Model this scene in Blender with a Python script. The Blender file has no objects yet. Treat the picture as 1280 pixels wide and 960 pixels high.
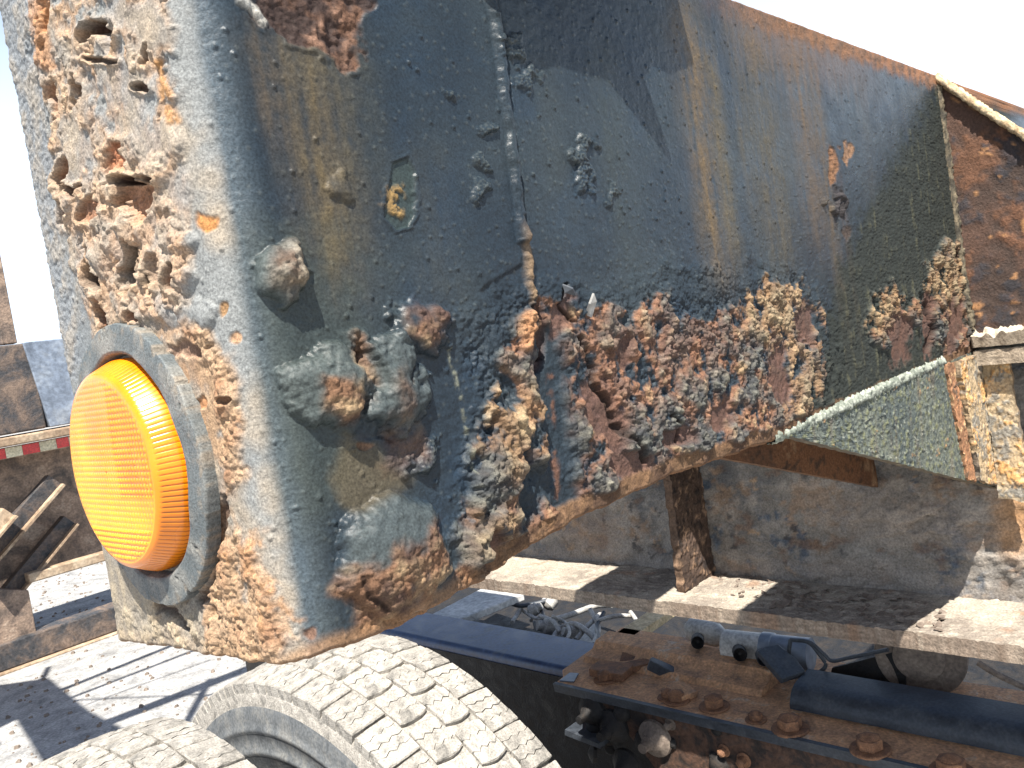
import bpy, math, random
import numpy as np
from mathutils import Matrix, Vector

# ------------------------------------------------------------------ camera, sky, sun, exposure
scene = bpy.context.scene
H = 1.45                                   # eye height above the ground
F = 1050.0                                 # focal length in pixels of the 1280 px wide photograph
def _rot(yaw, pitch, roll):
    fwd = np.array([math.cos(yaw)*math.cos(pitch), math.sin(yaw)*math.cos(pitch), math.sin(pitch)])
    right = np.array([math.sin(yaw), -math.cos(yaw), 0.0]); up = np.cross(right, fwd)
    r2 = right*math.cos(roll)+up*math.sin(roll); u2 = -right*math.sin(roll)+up*math.cos(roll)
    return np.array([r2, -u2, fwd])
RC = _rot(math.radians(43.609), math.radians(-3.493), math.radians(-8.933))
cam_data = bpy.data.cameras.new('camera'); cam = bpy.data.objects.new('camera', cam_data)
scene.collection.objects.link(cam); scene.camera = cam
cam_data.sensor_width = 36.0; cam_data.lens = F/1280*36.0
cam_data.clip_start = 0.02; cam_data.clip_end = 5000
m4 = Matrix.Identity(4)
for i in range(3):
    m4[i][0] = RC[0][i]; m4[i][1] = -RC[1][i]; m4[i][2] = -RC[2][i]
m4[2][3] = H
cam.matrix_world = m4

SUN = np.array([0.45, 0.40, -1.0]); SUN /= np.linalg.norm(SUN)      # the way the light travels
elev = math.asin(-SUN[2]); azim = math.atan2(-SUN[0], -SUN[1])
world = bpy.data.worlds.new('World'); scene.world = world; world.use_nodes = True
wn = world.node_tree.nodes; wl = world.node_tree.links
sky = wn.new('ShaderNodeTexSky'); sky.sky_type = 'NISHITA'; sky.sun_disc = False
sky.sun_elevation = elev; sky.sun_rotation = azim; sky.air_density = 1.0; sky.dust_density = 1.0; sky.ozone_density = 1.5
bg = wn['Background']; bg.inputs[1].default_value = 0.06
wt = wn.new('ShaderNodeTexCoord'); wp = wn.new('ShaderNodeMapping'); wp.inputs['Scale'].default_value = (1.0, 1.0, 2.6); wl.new(wt.outputs['Generated'], wp.inputs['Vector'])
wz = wn.new('ShaderNodeTexNoise'); wz.inputs['Scale'].default_value = 2.2; wz.inputs['Detail'].default_value = 7; wz.inputs['Roughness'].default_value = 0.55; wl.new(wp.outputs[0], wz.inputs['Vector'])
wr = wn.new('ShaderNodeMapRange'); wr.inputs[1].default_value = 0.20; wr.inputs[2].default_value = 0.42; wr.inputs[3].default_value = 0.0; wr.inputs[4].default_value = 1.0; wl.new(wz.outputs['Fac'], wr.inputs[0])
wm = wn.new('ShaderNodeMix'); wm.data_type = 'RGBA'; wm.inputs['B'].default_value = (7.8, 9.1, 10.8, 1)      # sunlit cloud
ws_ = wn.new('ShaderNodeSeparateXYZ'); wl.new(wt.outputs['Generated'], ws_.inputs[0])
we = wn.new('ShaderNodeMapRange'); we.interpolation_type = 'SMOOTHSTEP'; we.inputs[1].default_value = 0.18; we.inputs[2].default_value = 0.55; we.inputs[3].default_value = 1.0; we.inputs[4].default_value = 0.0; wl.new(ws_.outputs['Z'], we.inputs[0])   # banks of cloud low down, clear blue overhead
wk = wn.new('ShaderNodeMath'); wk.operation = 'MULTIPLY'; wl.new(wr.outputs[0], wk.inputs[0]); wl.new(we.outputs[0], wk.inputs[1]); wl.new(wk.outputs[0], wm.inputs['Factor']); wl.new(sky.outputs[0], wm.inputs['A']); wl.new(wm.outputs['Result'], bg.inputs[0])
sd = bpy.data.lights.new('sun', 'SUN'); sd.energy = 5.0; sd.angle = math.radians(0.5); sd.color = (1.0, 0.95, 0.87)
so = bpy.data.objects.new('sun', sd); scene.collection.objects.link(so)
so.rotation_euler = Vector(SUN).to_track_quat('-Z', 'Y').to_euler(); so.location = (-4, -2, 9)
scene.view_settings.view_transform = 'Standard'; scene.view_settings.look = 'None'
scene.view_settings.exposure = 1.38; scene.view_settings.gamma = 1.0

# ------------------------------------------------------------------ helpers
COL = scene.collection
rng = np.random.default_rng(7); random.seed(7)
def lin(c):
    c = np.asarray(c, float)/255.0
    return np.where(c <= 0.04045, c/12.92, ((c+0.055)/1.055)**2.4)
def ray(px, py): return RC.T @ np.array([(px-640)/F, (py-480)/F, 1.0])
def onX(px, py, x): d = ray(px, py); return d*(x/d[0])
def onY(px, py, y): d = ray(px, py); return d*(y/d[1])
def onZ(px, py, z): d = ray(px, py); return d*(z/d[2])
def proj(P):
    Q = P @ RC.T
    return 640+F*Q[:, 0]/Q[:, 2], 480+F*Q[:, 1]/Q[:, 2]
def sstep(a, b, x):
    t = np.clip((x-a)/(b-a), 0, 1); return t*t*(3-2*t)
def mix(a, b, t):
    t = np.asarray(t)
    return a+(b-a)*(t[:, None] if np.ndim(a) > 1 and t.ndim == 1 else t)

def _hash(ix, iy, seed):
    h = (ix.astype(np.uint32)*np.uint32(374761393)) ^ (iy.astype(np.uint32)*np.uint32(668265263)) ^ np.uint32((seed*2246822519+3266489917) & 0xffffffff)
    h = (h ^ (h >> np.uint32(13)))*np.uint32(1274126177)
    h = (h ^ (h >> np.uint32(16)))*np.uint32(2654435769)
    return h ^ (h >> np.uint32(15))
def _h01(ix, iy, seed): return _hash(ix, iy, seed).astype(np.float64)/4294967295.0
def gnoise(x, y, seed=0):
    x0 = np.floor(x); y0 = np.floor(y); fx = x-x0; fy = y-y0
    ix = x0.astype(np.int64)+100000; iy = y0.astype(np.int64)+100000
    u = fx*fx*fx*(fx*(fx*6-15)+10); v = fy*fy*fy*(fy*(fy*6-15)+10)
    def g(dx, dy):
        a = _h01(ix+dx, iy+dy, seed)*2*np.pi
        return np.cos(a)*(fx-dx)+np.sin(a)*(fy-dy)
    n0 = g(0, 0)*(1-u)+g(1, 0)*u; n1 = g(0, 1)*(1-u)+g(1, 1)*u
    return (n0*(1-v)+n1*v)*1.5
def fbm(x, y, octv=4, seed=0, gain=0.5):
    t = np.zeros_like(x); a = 1.0; s = 0.0
    for o in range(octv):
        t += a*gnoise(x*2**o+o*17.3, y*2**o-o*9.1, seed+o*31); s += a; a *= gain
    return t/s*1.3
def worley(x, y, seed=0):
    x0 = np.floor(x); y0 = np.floor(y); ix = x0.astype(np.int64)+100000; iy = y0.astype(np.int64)+100000
    f1 = np.full(x.shape, 9.0); f2 = np.full(x.shape, 9.0); cid = np.zeros(x.shape)
    for dx in (-1, 0, 1):
        for dy in (-1, 0, 1):
            a = _h01(ix+dx, iy+dy, seed); b = _h01(ix+dx, iy+dy, seed+101)
            d = np.hypot(x0+dx+a-x, y0+dy+b-y); c = d < f1
            f2 = np.where(c, f1, np.minimum(f2, d)); cid = np.where(c, _h01(ix+dx, iy+dy, seed+202), cid); f1 = np.where(c, d, f1)
    return f1, f2, cid

def mesh_obj(name, V, Fc, mat, parent=None, smooth=True, loc=(0, 0, 0), col=None, rgh=None, fset=None):
    """V in camera-relative coordinates (z = 0 at eye height), loc likewise; links ONE mesh object."""
    V = np.asarray(V, float)-np.asarray(loc, float)
    me = bpy.data.meshes.new(name)
    if isinstance(Fc, np.ndarray) and Fc.ndim == 2:
        n, k = Fc.shape
        me.vertices.add(len(V)); me.vertices.foreach_set('co', V.astype(np.float32).ravel())
        me.loops.add(n*k); me.loops.foreach_set('vertex_index', Fc.astype(np.int32).ravel())
        me.polygons.add(n); me.polygons.foreach_set('loop_start', (np.arange(n)*k).astype(np.int32))
        me.update(calc_edges=True)
    else:
        me.from_pydata([tuple(v) for v in V], [], [tuple(f) for f in Fc]); me.update()
    if smooth: me.polygons.foreach_set('use_smooth', np.ones(len(me.polygons), dtype=bool))
    if col is not None:
        a = me.attributes.new('col', 'FLOAT_COLOR', 'POINT')
        c4 = np.ones((len(V), 4), np.float32); c4[:, :3] = np.clip(col, 0.003, 0.95); a.data.foreach_set('color', c4.ravel())
    if rgh is not None:
        a = me.attributes.new('rgh', 'FLOAT', 'POINT'); a.data.foreach_set('value', np.asarray(rgh, np.float32))
    me.materials.append(mat)
    o = bpy.data.objects.new(name, me); COL.objects.link(o)
    if parent is not None:
        o.parent = parent; pl = parent['_o']; o.location = Vector(loc)-Vector(pl)
    else: o.location = (loc[0], loc[1], loc[2]+H)
    o['_o'] = list(loc)
    return o
def thing(name, label, cat, loc, group=None):
    o = bpy.data.objects.new(name, None); COL.objects.link(o); o.empty_display_size = 0.05
    o.location = (loc[0], loc[1], loc[2]+H); o['_o'] = list(loc)
    o['label'] = label; o['category'] = cat
    if group: o['group'] = group
    return o
def tag(o, label, cat, group=None):
    o['label'] = label; o['category'] = cat
    if group: o['group'] = group
    return o
def part(o, label): o['label'] = label; return o

class MB:
    """collects simple solids into one mesh"""
    def __init__(s): s.V = []; s.F = []
    def add(s, V, Fc):
        b = len(s.V); s.V += [tuple(v) for v in V]; s.F += [tuple(b+i for i in f) for f in Fc]; return s
    def box(s, a, b, rz=0.0):
        a = np.minimum(a, b).astype(float), np.maximum(a, b).astype(float); lo, hi = a
        V = [(x, y, z) for x in (lo[0], hi[0]) for y in (lo[1], hi[1]) for z in (lo[2], hi[2])]
        return s.add(V, [(0, 1, 3, 2), (4, 6, 7, 5), (0, 4, 5, 1), (2, 3, 7, 6), (0, 2, 6, 4), (1, 5, 7, 3)])
    def prism(s, poly, e, off=None):
        """poly: 3D ring, extruded by vector e"""
        n = len(poly); A = [np.array(p, float) for p in poly]; B = [p+np.array(e, float) for p in A]
        Fc = [tuple(range(n))[::-1], tuple(range(n, 2*n))]+[(i, (i+1) % n, n+(i+1) % n, n+i) for i in range(n)]
        return s.add(A+B, Fc)
    def lathe(s, c, ax, prof, n=24, caps=True):
        ax = np.array(ax, float); ax /= np.linalg.norm(ax); t = np.array([0, 0, 1.0]) if abs(ax[2]) < .9 else np.array([1.0, 0, 0])
        u = np.cross(ax, t); u /= np.linalg.norm(u); v = np.cross(ax, u); c = np.array(c, float)
        V = [c+ax*h+r*(math.cos(2*math.pi*k/n)*u+math.sin(2*math.pi*k/n)*v) for (h, r) in prof for k in range(n)]
        Fc = [(i*n+k, i*n+(k+1) % n, (i+1)*n+(k+1) % n, (i+1)*n+k) for i in range(len(prof)-1) for k in range(n)]
        if caps: Fc += [tuple(range(n))[::-1], tuple(range((len(prof)-1)*n, len(prof)*n))]
        return s.add(V, Fc)
    def tube(s, path, r, n=10):
        P = [np.array(p, float) for p in path]; b = []; N = len(P); up = np.array([0.13, 0.21, 0.97])
        for i, p in enumerate(P):
            t = P[min(i+1, N-1)]-P[max(i-1, 0)]; t /= np.linalg.norm(t); u = np.cross(t, up); u /= np.linalg.norm(u)+1e-9; v = np.cross(t, u)
            rr = r[i] if hasattr(r, '__len__') else r
            b += [p+rr*(math.cos(2*math.pi*k/n)*u+math.sin(2*math.pi*k/n)*v) for k in range(n)]
        Fc = [(i*n+k, i*n+(k+1) % n, (i+1)*n+(k+1) % n, (i+1)*n+k) for i in range(N-1) for k in range(n)]
        return s.add(b, Fc+[tuple(range(n))[::-1], tuple(range((N-1)*n, N*n))])
    def build(s, name, mat, parent=None, loc=None, smooth=False, bevel=0.0):
        if loc is None: loc = parent['_o'] if parent is not None else (0, 0, 0)
        o = mesh_obj(name, np.array(s.V), s.F, mat, parent, smooth, loc)
        if smooth:
            try: o.data.set_sharp_from_angle(angle=math.radians(40))
            except Exception: pass
        if bevel:
            b = o.modifiers.new('bevel', 'BEVEL'); b.width = bevel; b.segments = 2; b.limit_method = 'ANGLE'
        return o
def smooth_path(pts, n=8):
    P = np.array(pts, float); P = np.vstack([2*P[0]-P[1], P, 2*P[-1]-P[-2]]); out = []
    for i in range(1, len(P)-2):
        for k in range(n):
            t = k/n; a, b, c, d = P[i-1], P[i], P[i+1], P[i+2]
            out.append(0.5*((2*b)+(-a+c)*t+(2*a-5*b+4*c-d)*t*t+(-a+3*b-3*c+d)*t**3))
    return out+[P[-2]]

# ------------------------------------------------------------------ materials
def new_mat(name):
    m = bpy.data.materials.new(name); m.use_nodes = True
    return m, m.node_tree.nodes, m.node_tree.links, m.node_tree.nodes['Principled BSDF']
def attr_mat(name, spec=0.5, fine=900.0, bump=0.35, dist=0.0006, var=0.35):
    """colour and roughness from the mesh, fine grain and relief from noise"""
    m, N, L, B = new_mat(name)
    a = N.new('ShaderNodeAttribute'); a.attribute_name = 'col'; r = N.new('ShaderNodeAttribute'); r.attribute_name = 'rgh'
    tc = N.new('ShaderNodeTexCoord')
    n1 = N.new('ShaderNodeTexNoise'); n1.inputs['Scale'].default_value = fine; n1.inputs['Detail'].default_value = 5; n1.inputs['Roughness'].default_value = 0.65
    n2 = N.new('ShaderNodeTexNoise'); n2.inputs['Scale'].default_value = fine*0.28; n2.inputs['Detail'].default_value = 4
    L.new(tc.outputs['Object'], n1.inputs['Vector']); L.new(tc.outputs['Object'], n2.inputs['Vector'])
    mr = N.new('ShaderNodeMapRange'); mr.inputs[1].default_value = 0.3; mr.inputs[2].default_value = 0.7; mr.inputs[3].default_value = 1-var; mr.inputs[4].default_value = 1+var
    L.new(n1.outputs['Fac'], mr.inputs[0])
    mx = N.new('ShaderNodeVectorMath'); mx.operation = 'SCALE'; L.new(a.outputs['Color'], mx.inputs[0]); L.new(mr.outputs[0], mx.inputs['Scale'])
    L.new(mx.outputs[0], B.inputs['Base Color'])
    ad = N.new('ShaderNodeMath'); ad.operation = 'MULTIPLY_ADD'; ad.inputs[1].default_value = 0.25; ad.use_clamp = True
    sb = N.new('ShaderNodeMath'); sb.operation = 'SUBTRACT'; sb.inputs[1].default_value = 0.5; L.new(n2.outputs['Fac'], sb.inputs[0])
    L.new(sb.outputs[0], ad.inputs[0]); L.new(r.outputs['Fac'], ad.inputs[2]); L.new(ad.outputs[0], B.inputs['Roughness'])
    sm = N.new('ShaderNodeMath'); sm.operation = 'ADD'; L.new(n1.outputs['Fac'], sm.inputs[0]); L.new(n2.outputs['Fac'], sm.inputs[1])
    bs = N.new('ShaderNodeMath'); bs.operation = 'MULTIPLY'; bs.inputs[1].default_value = bump; L.new(r.outputs['Fac'], bs.inputs[0])
    bp = N.new('ShaderNodeBump'); bp.inputs['Distance'].default_value = dist; L.new(bs.outputs[0], bp.inputs['Strength']); L.new(sm.outputs[0], bp.inputs['Height'])
    L.new(bp.outputs[0], B.inputs['Normal']); B.inputs['Specular IOR Level'].default_value = spec
    return m
def rust_mat(name, cols, scale=40.0, rough=(0.55, 0.9), bump=0.6, dist=0.002, spec=0.4, detail=8):
    """patchy surface: a ramp of colours over layered noise"""
    m, N, L, B = new_mat(name)
    tc = N.new('ShaderNodeTexCoord')
    n1 = N.new('ShaderNodeTexNoise'); n1.inputs['Scale'].default_value = scale; n1.inputs['Detail'].default_value = detail; n1.inputs['Roughness'].default_value = 0.68; n1.inputs['Distortion'].default_value = 0.6
    n2 = N.new('ShaderNodeTexNoise'); n2.inputs['Scale'].default_value = scale*9; n2.inputs['Detail'].default_value = 4
    L.new(tc.outputs['Object'], n1.inputs['Vector']); L.new(tc.outputs['Object'], n2.inputs['Vector'])
    ra = N.new('ShaderNodeValToRGB'); L.new(n1.outputs['Fac'], ra.inputs[0]); e = ra.color_ramp.elements
    k = len(cols)
    while len(e) < k: e.new(0.5)
    for i, c in enumerate(cols):
        e[i].position = 0.30+0.40*i/max(1, k-1); e[i].color = (*lin(c), 1)
    mr = N.new('ShaderNodeMapRange'); mr.inputs[1].default_value = 0.3; mr.inputs[2].default_value = 0.7; mr.inputs[3].default_value = 0.7; mr.inputs[4].default_value = 1.3
    L.new(n2.outputs['Fac'], mr.inputs[0])
    mx = N.new('ShaderNodeVectorMath'); mx.operation = 'SCALE'; L.new(ra.outputs[0], mx.inputs[0]); L.new(mr.outputs[0], mx.inputs['Scale'])
    L.new(mx.outputs[0], B.inputs['Base Color'])
    rr = N.new('ShaderNodeMapRange'); rr.inputs[1].default_value = 0.3; rr.inputs[2].default_value = 0.7; rr.inputs[3].default_value = rough[0]; rr.inputs[4].default_value = rough[1]
    L.new(n1.outputs['Fac'], rr.inputs[0]); L.new(rr.outputs[0], B.inputs['Roughness'])
    sm = N.new('ShaderNodeMath'); sm.operation = 'MULTIPLY_ADD'; sm.inputs[1].default_value = 0.35; L.new(n2.outputs['Fac'], sm.inputs[0]); L.new(n1.outputs['Fac'], sm.inputs[2])
    bp = N.new('ShaderNodeBump'); bp.inputs['Strength'].default_value = bump; bp.inputs['Distance'].default_value = dist; L.new(sm.outputs[0], bp.inputs['Height'])
    L.new(bp.outputs[0], B.inputs['Normal']); B.inputs['Specular IOR Level'].default_value = spec
    return m
M = {}
M['girder'] = attr_mat('corroded_paint', 0.22, 900, 0.8, 0.0008, 0.45)
M['crust'] = attr_mat('crusted_steel', 0.35, 320, 0.8, 0.002, 0.4)
M['rubber_grey'] = rust_mat('dusty_gasket_rubber', [(72, 77, 79), (88, 92, 93), (108, 108, 104)], 60, (0.6, 0.8), 0.25, 0.0006)
M['blue_paint'] = rust_mat('dark_blue_gloss_paint', [(22, 36, 60), (30, 50, 84), (48, 68, 100), (96, 98, 100)], 14, (0.28, 0.55), 0.15, 0.0008, 0.7)
M['orange_rust'] = rust_mat('flat_orange_rust', [(116, 96, 82), (170, 130, 98), (200, 152, 112), (188, 170, 150)], 24, (0.7, 0.95), 0.8, 0.004)
M['shaded_rust'] = rust_mat('shaded_rust', [(26, 25, 26), (48, 40, 36), (88, 64, 50), (60, 56, 54)], 18, (0.6, 0.95), 0.9, 0.004)  # rust darkened to put shade on the sunlit side plate
M['grime_and_shade'] = rust_mat('grime_with_shade', [(12, 12, 13), (20, 20, 22), (34, 31, 29), (52, 44, 38)], 30, (0.5, 0.9), 0.9, 0.004)  # near-black grime; also holds the missing shade on rail web and floor
M['dark_steel'] = rust_mat('dark_grey_steel', [(38, 42, 47), (52, 57, 64), (72, 75, 78)], 25, (0.35, 0.7), 0.4, 0.0015, 0.6)
M['grey_brown'] = rust_mat('grey_brown_metal', [(84, 74, 66), (110, 98, 88), (128, 116, 104)], 22, (0.6, 0.9), 0.5, 0.002)
M['bolt'] = rust_mat('rusty_bolt', [(84, 62, 50), (126, 90, 66), (158, 116, 84)], 60, (0.7, 0.95), 0.8, 0.002)
M['hose_grey'] = rust_mat('dusty_hose', [(120, 118, 114), (158, 155, 150), (190, 188, 182)], 30, (0.6, 0.85), 0.4, 0.001)
M['pale_metal'] = rust_mat('pale_dusty_metal', [(130, 132, 134), (172, 172, 170), (205, 203, 198)], 12, (0.5, 0.8), 0.3, 0.001)
M['white_plastic'] = rust_mat('white_plastic', [(140, 139, 136), (176, 174, 169), (196, 193, 187)], 20, (0.4, 0.6), 0.1, 0.001)
M['pale_wood'] = rust_mat('dusty_wood', [(150, 128, 96), (190, 170, 134), (210, 192, 158)], 18, (0.8, 0.95), 0.5, 0.002)
M['tread'] = rust_mat('dust_caked_tread', [(96, 94, 90), (138, 134, 127), (158, 153, 145), (178, 173, 164)], 46, (0.85, 1.0), 0.9, 0.003, 0.2)
_n = M['tread'].node_tree.nodes; _l = M['tread'].node_tree.links; _b = _n['Principled BSDF']; _src = _b.inputs['Base Color'].links[0].from_socket
_oi = _n.new('ShaderNodeObjectInfo'); _mr = _n.new('ShaderNodeMapRange'); _mr.inputs[3].default_value = 0.84; _mr.inputs[4].default_value = 1.08; _l.new(_oi.outputs['Random'], _mr.inputs[0])
_sc = _n.new('ShaderNodeVectorMath'); _sc.operation = 'SCALE'; _l.new(_src, _sc.inputs[0]); _l.new(_mr.outputs[0], _sc.inputs['Scale']); _l.new(_sc.outputs[0], _b.inputs['Base Color'])
M['sidewall'] = rust_mat('grey_dusty_sidewall', [(74, 78, 82), (100, 103, 105), (124, 123, 119)], 26, (0.7, 0.95), 0.5, 0.002, 0.3)
M['bg_rust'] = rust_mat('brown_rusted_frame', [(66, 60, 56), (104, 90, 80), (138, 118, 102), (160, 144, 128)], 9, (0.6, 0.9), 0.7, 0.01)
M['bg_dark'] = rust_mat('dark_scaled_paint', [(34, 36, 40), (58, 58, 60), (92, 80, 72), (122, 104, 90)], 8, (0.45, 0.85), 0.7, 0.01)
M['bg_grey'] = rust_mat('blue_grey_plate', [(78, 86, 98), (112, 122, 136), (140, 146, 152)], 5, (0.3, 0.6), 0.3, 0.004, 0.6)
M['bg_tan'] = rust_mat('tan_dusty_frame', [(112, 90, 72), (146, 126, 104), (176, 160, 138)], 6, (0.7, 0.95), 0.6, 0.008)
M['tape_red'] = rust_mat('red_reflective_tape', [(150, 34, 34), (188, 48, 44), (198, 74, 66)], 12, (0.3, 0.5), 0.1, 0.002, 0.6)
M['tape_white'] = rust_mat('pale_reflective_tape', [(150, 140, 112), (190, 180, 150), (205, 198, 172)], 10, (0.3, 0.5), 0.1, 0.002, 0.6)
def amber_mat():
    m, N, L, B = new_mat('amber_lens')
    B.inputs['Subsurface Weight'].default_value = 0.25; B.inputs['Subsurface Radius'].default_value = (1.0, 0.45, 0.05); B.inputs['Subsurface Scale'].default_value = 0.0015
    B.inputs['Specular IOR Level'].default_value = 0.6; B.inputs['Coat Weight'].default_value = 0.25; B.inputs['Coat Roughness'].default_value = 0.05
    a = N.new('ShaderNodeAttribute'); a.attribute_name = 'col'
    tc = N.new('ShaderNodeTexCoord'); n = N.new('ShaderNodeTexNoise'); n.inputs['Scale'].default_value = 45; n.inputs['Detail'].default_value = 6; L.new(tc.outputs['Object'], n.inputs['Vector'])
    mr0 = N.new('ShaderNodeMapRange'); mr0.inputs[1].default_value = .3; mr0.inputs[2].default_value = .7; mr0.inputs[3].default_value = 0.82; mr0.inputs[4].default_value = 1.1; L.new(n.outputs['Fac'], mr0.inputs[0])
    sc = N.new('ShaderNodeVectorMath'); sc.operation = 'SCALE'; L.new(a.outputs['Color'], sc.inputs[0]); L.new(mr0.outputs[0], sc.inputs['Scale']); L.new(sc.outputs[0], B.inputs['Base Color'])
    mr = N.new('ShaderNodeMapRange'); mr.inputs[3].default_value = 0.10; mr.inputs[4].default_value = 0.40; L.new(n.outputs['Fac'], mr.inputs[0]); L.new(mr.outputs[0], B.inputs['Roughness'])
    return m
M['amber'] = amber_mat()
def ground_mat():
    m = rust_mat('pale_dusty_concrete', [(104, 104, 104), (146, 145, 143), (168, 166, 163)], 9.0, (0.85, 1.0), 0.8, 0.012, 0.2, 12)
    return m
M['ground'] = ground_mat()

# ------------------------------------------------------------------ ground
g = mesh_obj('ground', [(-600, -600, -H), (600, -600, -H), (600, 600, -H), (-600, 600, -H)], [(0, 1, 2, 3)], M['ground'], smooth=False, loc=(0, 0, -H)); g['kind'] = 'structure'

gv = MB(); gr_ = random.Random(21)
for k in range(900):
    x_, y_, r_ = gr_.uniform(.6, 3.2), gr_.uniform(3.2, 8.0), gr_.uniform(.004, .016)
    ring = [(x_+r_*gr_.uniform(.7, 1.2)*math.cos(t), y_+r_*gr_.uniform(.7, 1.2)*math.sin(t)) for t in np.arange(5)*1.2566]
    gv.add([(a, b, -H-.002) for a, b in ring]+[(x_+(a-x_)*.6, y_+(b-y_)*.6, -H+r_*gr_.uniform(.5, .9)) for a, b in ring], [(i, (i+1) % 5, 5+(i+1) % 5, 5+i) for i in range(5)]+[(5, 6, 7, 8, 9)])
gvo = gv.build('gravel', M['grey_brown'], None, loc=(1.5, 5, -H)); gvo['kind'] = 'stuff'; gvo['label'] = 'loose grey gravel scattered over the pale ground'; gvo['category'] = 'gravel'

# ------------------------------------------------------------------ the girder's corroded shell
X0, Y0, YL = 0.170, 0.303, 0.500            # end face plane, side face plane, far edge of the end face
RAD, RADL = 0.024, 0.010
ZT = 0.226
def column_path():
    x = []; y = []; nx = []; ny = []; s = []
    cur = 0.0
    def put(xx, yy, nnx, nny):
        nonlocal cur
        if x: cur += math.hypot(xx-x[-1], yy-y[-1])
        x.append(xx); y.append(yy); nx.append(nnx); ny.append(nny); s.append(cur)
    for t in np.linspace(0, 1, 10, endpoint=False): put(0.25-(0.25-X0-RADL)*t, YL, 0, 1)
    for a in np.linspace(0, math.pi/2, 14, endpoint=False): put(X0+RADL-RADL*math.sin(a), YL-RADL+RADL*math.cos(a), -math.sin(a), math.cos(a))
    for t in np.linspace(0, 1, 290, endpoint=False): put(X0, (YL-RADL)-(YL-RADL-Y0-RAD)*t, -1, 0)
    for a in np.linspace(0, math.pi/2, 64, endpoint=False): put(X0+RAD-RAD*math.cos(a), Y0+RAD-RAD*math.sin(a), -math.cos(a), -math.sin(a))
    for t in np.linspace(0, 1, 600, endpoint=False): put(X0+RAD+(0.68-X0-RAD)*t**1.12, Y0, 0, -1)
    for t in np.linspace(0, 1, 210, endpoint=False): put(0.68+(1.16-0.68)*t, Y0, 0, -1)
    for t in np.linspace(0, 1, 30): put(1.16+(2.6-1.16)*t, Y0, 0, -1)
    return [np.array(v) for v in (x, y, nx, ny, s)]
cx, cy, cnx, cny, cs = column_path()
NC = len(cx)
# lower edge line, measured along the girder
zb_s = np.interp(cs, [cs[0], cs[24], cs[314], cs[378]], [-.136, -.135, -.121, -.119])
side = cny < -0.999
zb = np.where(side, np.interp(cx, [.19, .25, .30, .34, .45, .61, 3.0], [-.120, -.1195, -.113, -.1075, -.1055, -.1125, -.1125]), zb_s)
zb = zb+0.0012*gnoise(cs*45, cs*0+3.3, 5)+0.0008*gnoise(cs*160, cs*0+1.3, 6)
NR = 610
tt = np.linspace(0, 1, NR)
GX = np.repeat(cx[None], NR, 0); GY = np.repeat(cy[None], NR, 0); GS = np.repeat(cs[None], NR, 0)
GZ = zb[None]+(ZT-zb[None])*tt[:, None]
gx, gy, gz, gs = [a.ravel() for a in (GX, GY, GZ, GS)]
gnx = np.repeat(cnx[None], NR, 0).ravel(); gny = np.repeat(cny[None], NR, 0).ravel()
PX, PY = proj(np.stack([gx, gy, gz], 1))                  # where each spot of the plain plate lies on the measured survey photo
wf = sstep(0.25, 0.95, -gnx)*(gny < 0.5)                  # 1 on the end face, 0 on the side face
U, W = gs, gz
n_big = fbm(U*14, W*14, 4, 1); n_mid = fbm(U*45, W*45, 4, 2); n_fine = fbm(U*170, W*170, 4, 3)
n_b2 = fbm(U*20+5, W*20, 4, 11); n_m2 = fbm(U*70+9, W*70, 4, 12)
n_vert = fbm(U*160, W*9, 4, 14)                           # drip streaks
wax = fbm(U*60+3, W*60, 4, 21); way = fbm(U*60, W*60+7, 4, 22)
nod1, nod1b, cid1 = worley(U*290+0.8*n_mid, W*290+0.8*n_m2, 31)
nod2, nod2b, cid2 = worley(U*560, W*560, 32)
pim, _, pid = worley(U*190, W*190, 33)
pim2, _, pid2 = worley(U*90, W*90, 34)
def terrace(n, k, e=.3):
    f = n*k; i = np.floor(f); return (i+sstep(0, e, f-i))/k
def box_sel(x0, y0, x1, y1, m=60): return np.nonzero((PX > x0-m) & (PX < x1+m) & (PY > y0-m) & (PY < y1+m))[0]
def blob(x, y, rx, ry, rot=0.0, warp=0.25, hard=0.35, prof=None):
    """1 inside an uneven ellipse, falling to 0; prof = dome exponent"""
    R = max(rx, ry)*1.6; out = np.zeros(len(PX)); i = box_sel(x-R, y-R, x+R, y+R, 5)
    dx = PX[i]-x+wax[i]*rx*warp*2; dy = PY[i]-y+way[i]*ry*warp*2; c, s_ = math.cos(rot), math.sin(rot)
    d = np.hypot((dx*c+dy*s_)/rx, (-dx*s_+dy*c)/ry)
    out[i] = np.clip(1-d*d, 0, 1)**prof if prof else 1-sstep(1-hard, 1+hard, d)
    return out
def poly(pts, soft=8.0, warp=10.0):
    P = np.array(pts, float); out = np.zeros(len(PX)); i = box_sel(P[:, 0].min(), P[:, 1].min(), P[:, 0].max(), P[:, 1].max(), soft+warp+5)
    x = PX[i]+wax[i]*warp; y = PY[i]+way[i]*warp; d = np.full(len(i), 1e9); ins = np.zeros(len(i), bool); n = len(P)
    for k in range(n):
        a, b = P[k], P[(k+1) % n]; e = b-a; t = np.clip(((x-a[0])*e[0]+(y-a[1])*e[1])/(e@e+1e-9), 0, 1)
        d = np.minimum(d, np.hypot(x-a[0]-t*e[0], y-a[1]-t*e[1]))
        c = ((a[1] > y) != (b[1] > y)) & (x < (b[0]-a[0])*(y-a[1])/((b[1]-a[1]) or 1e-9)+a[0]); ins ^= c
    out[i] = sstep(-soft, soft, np.where(ins, d, -d)); return out
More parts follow.
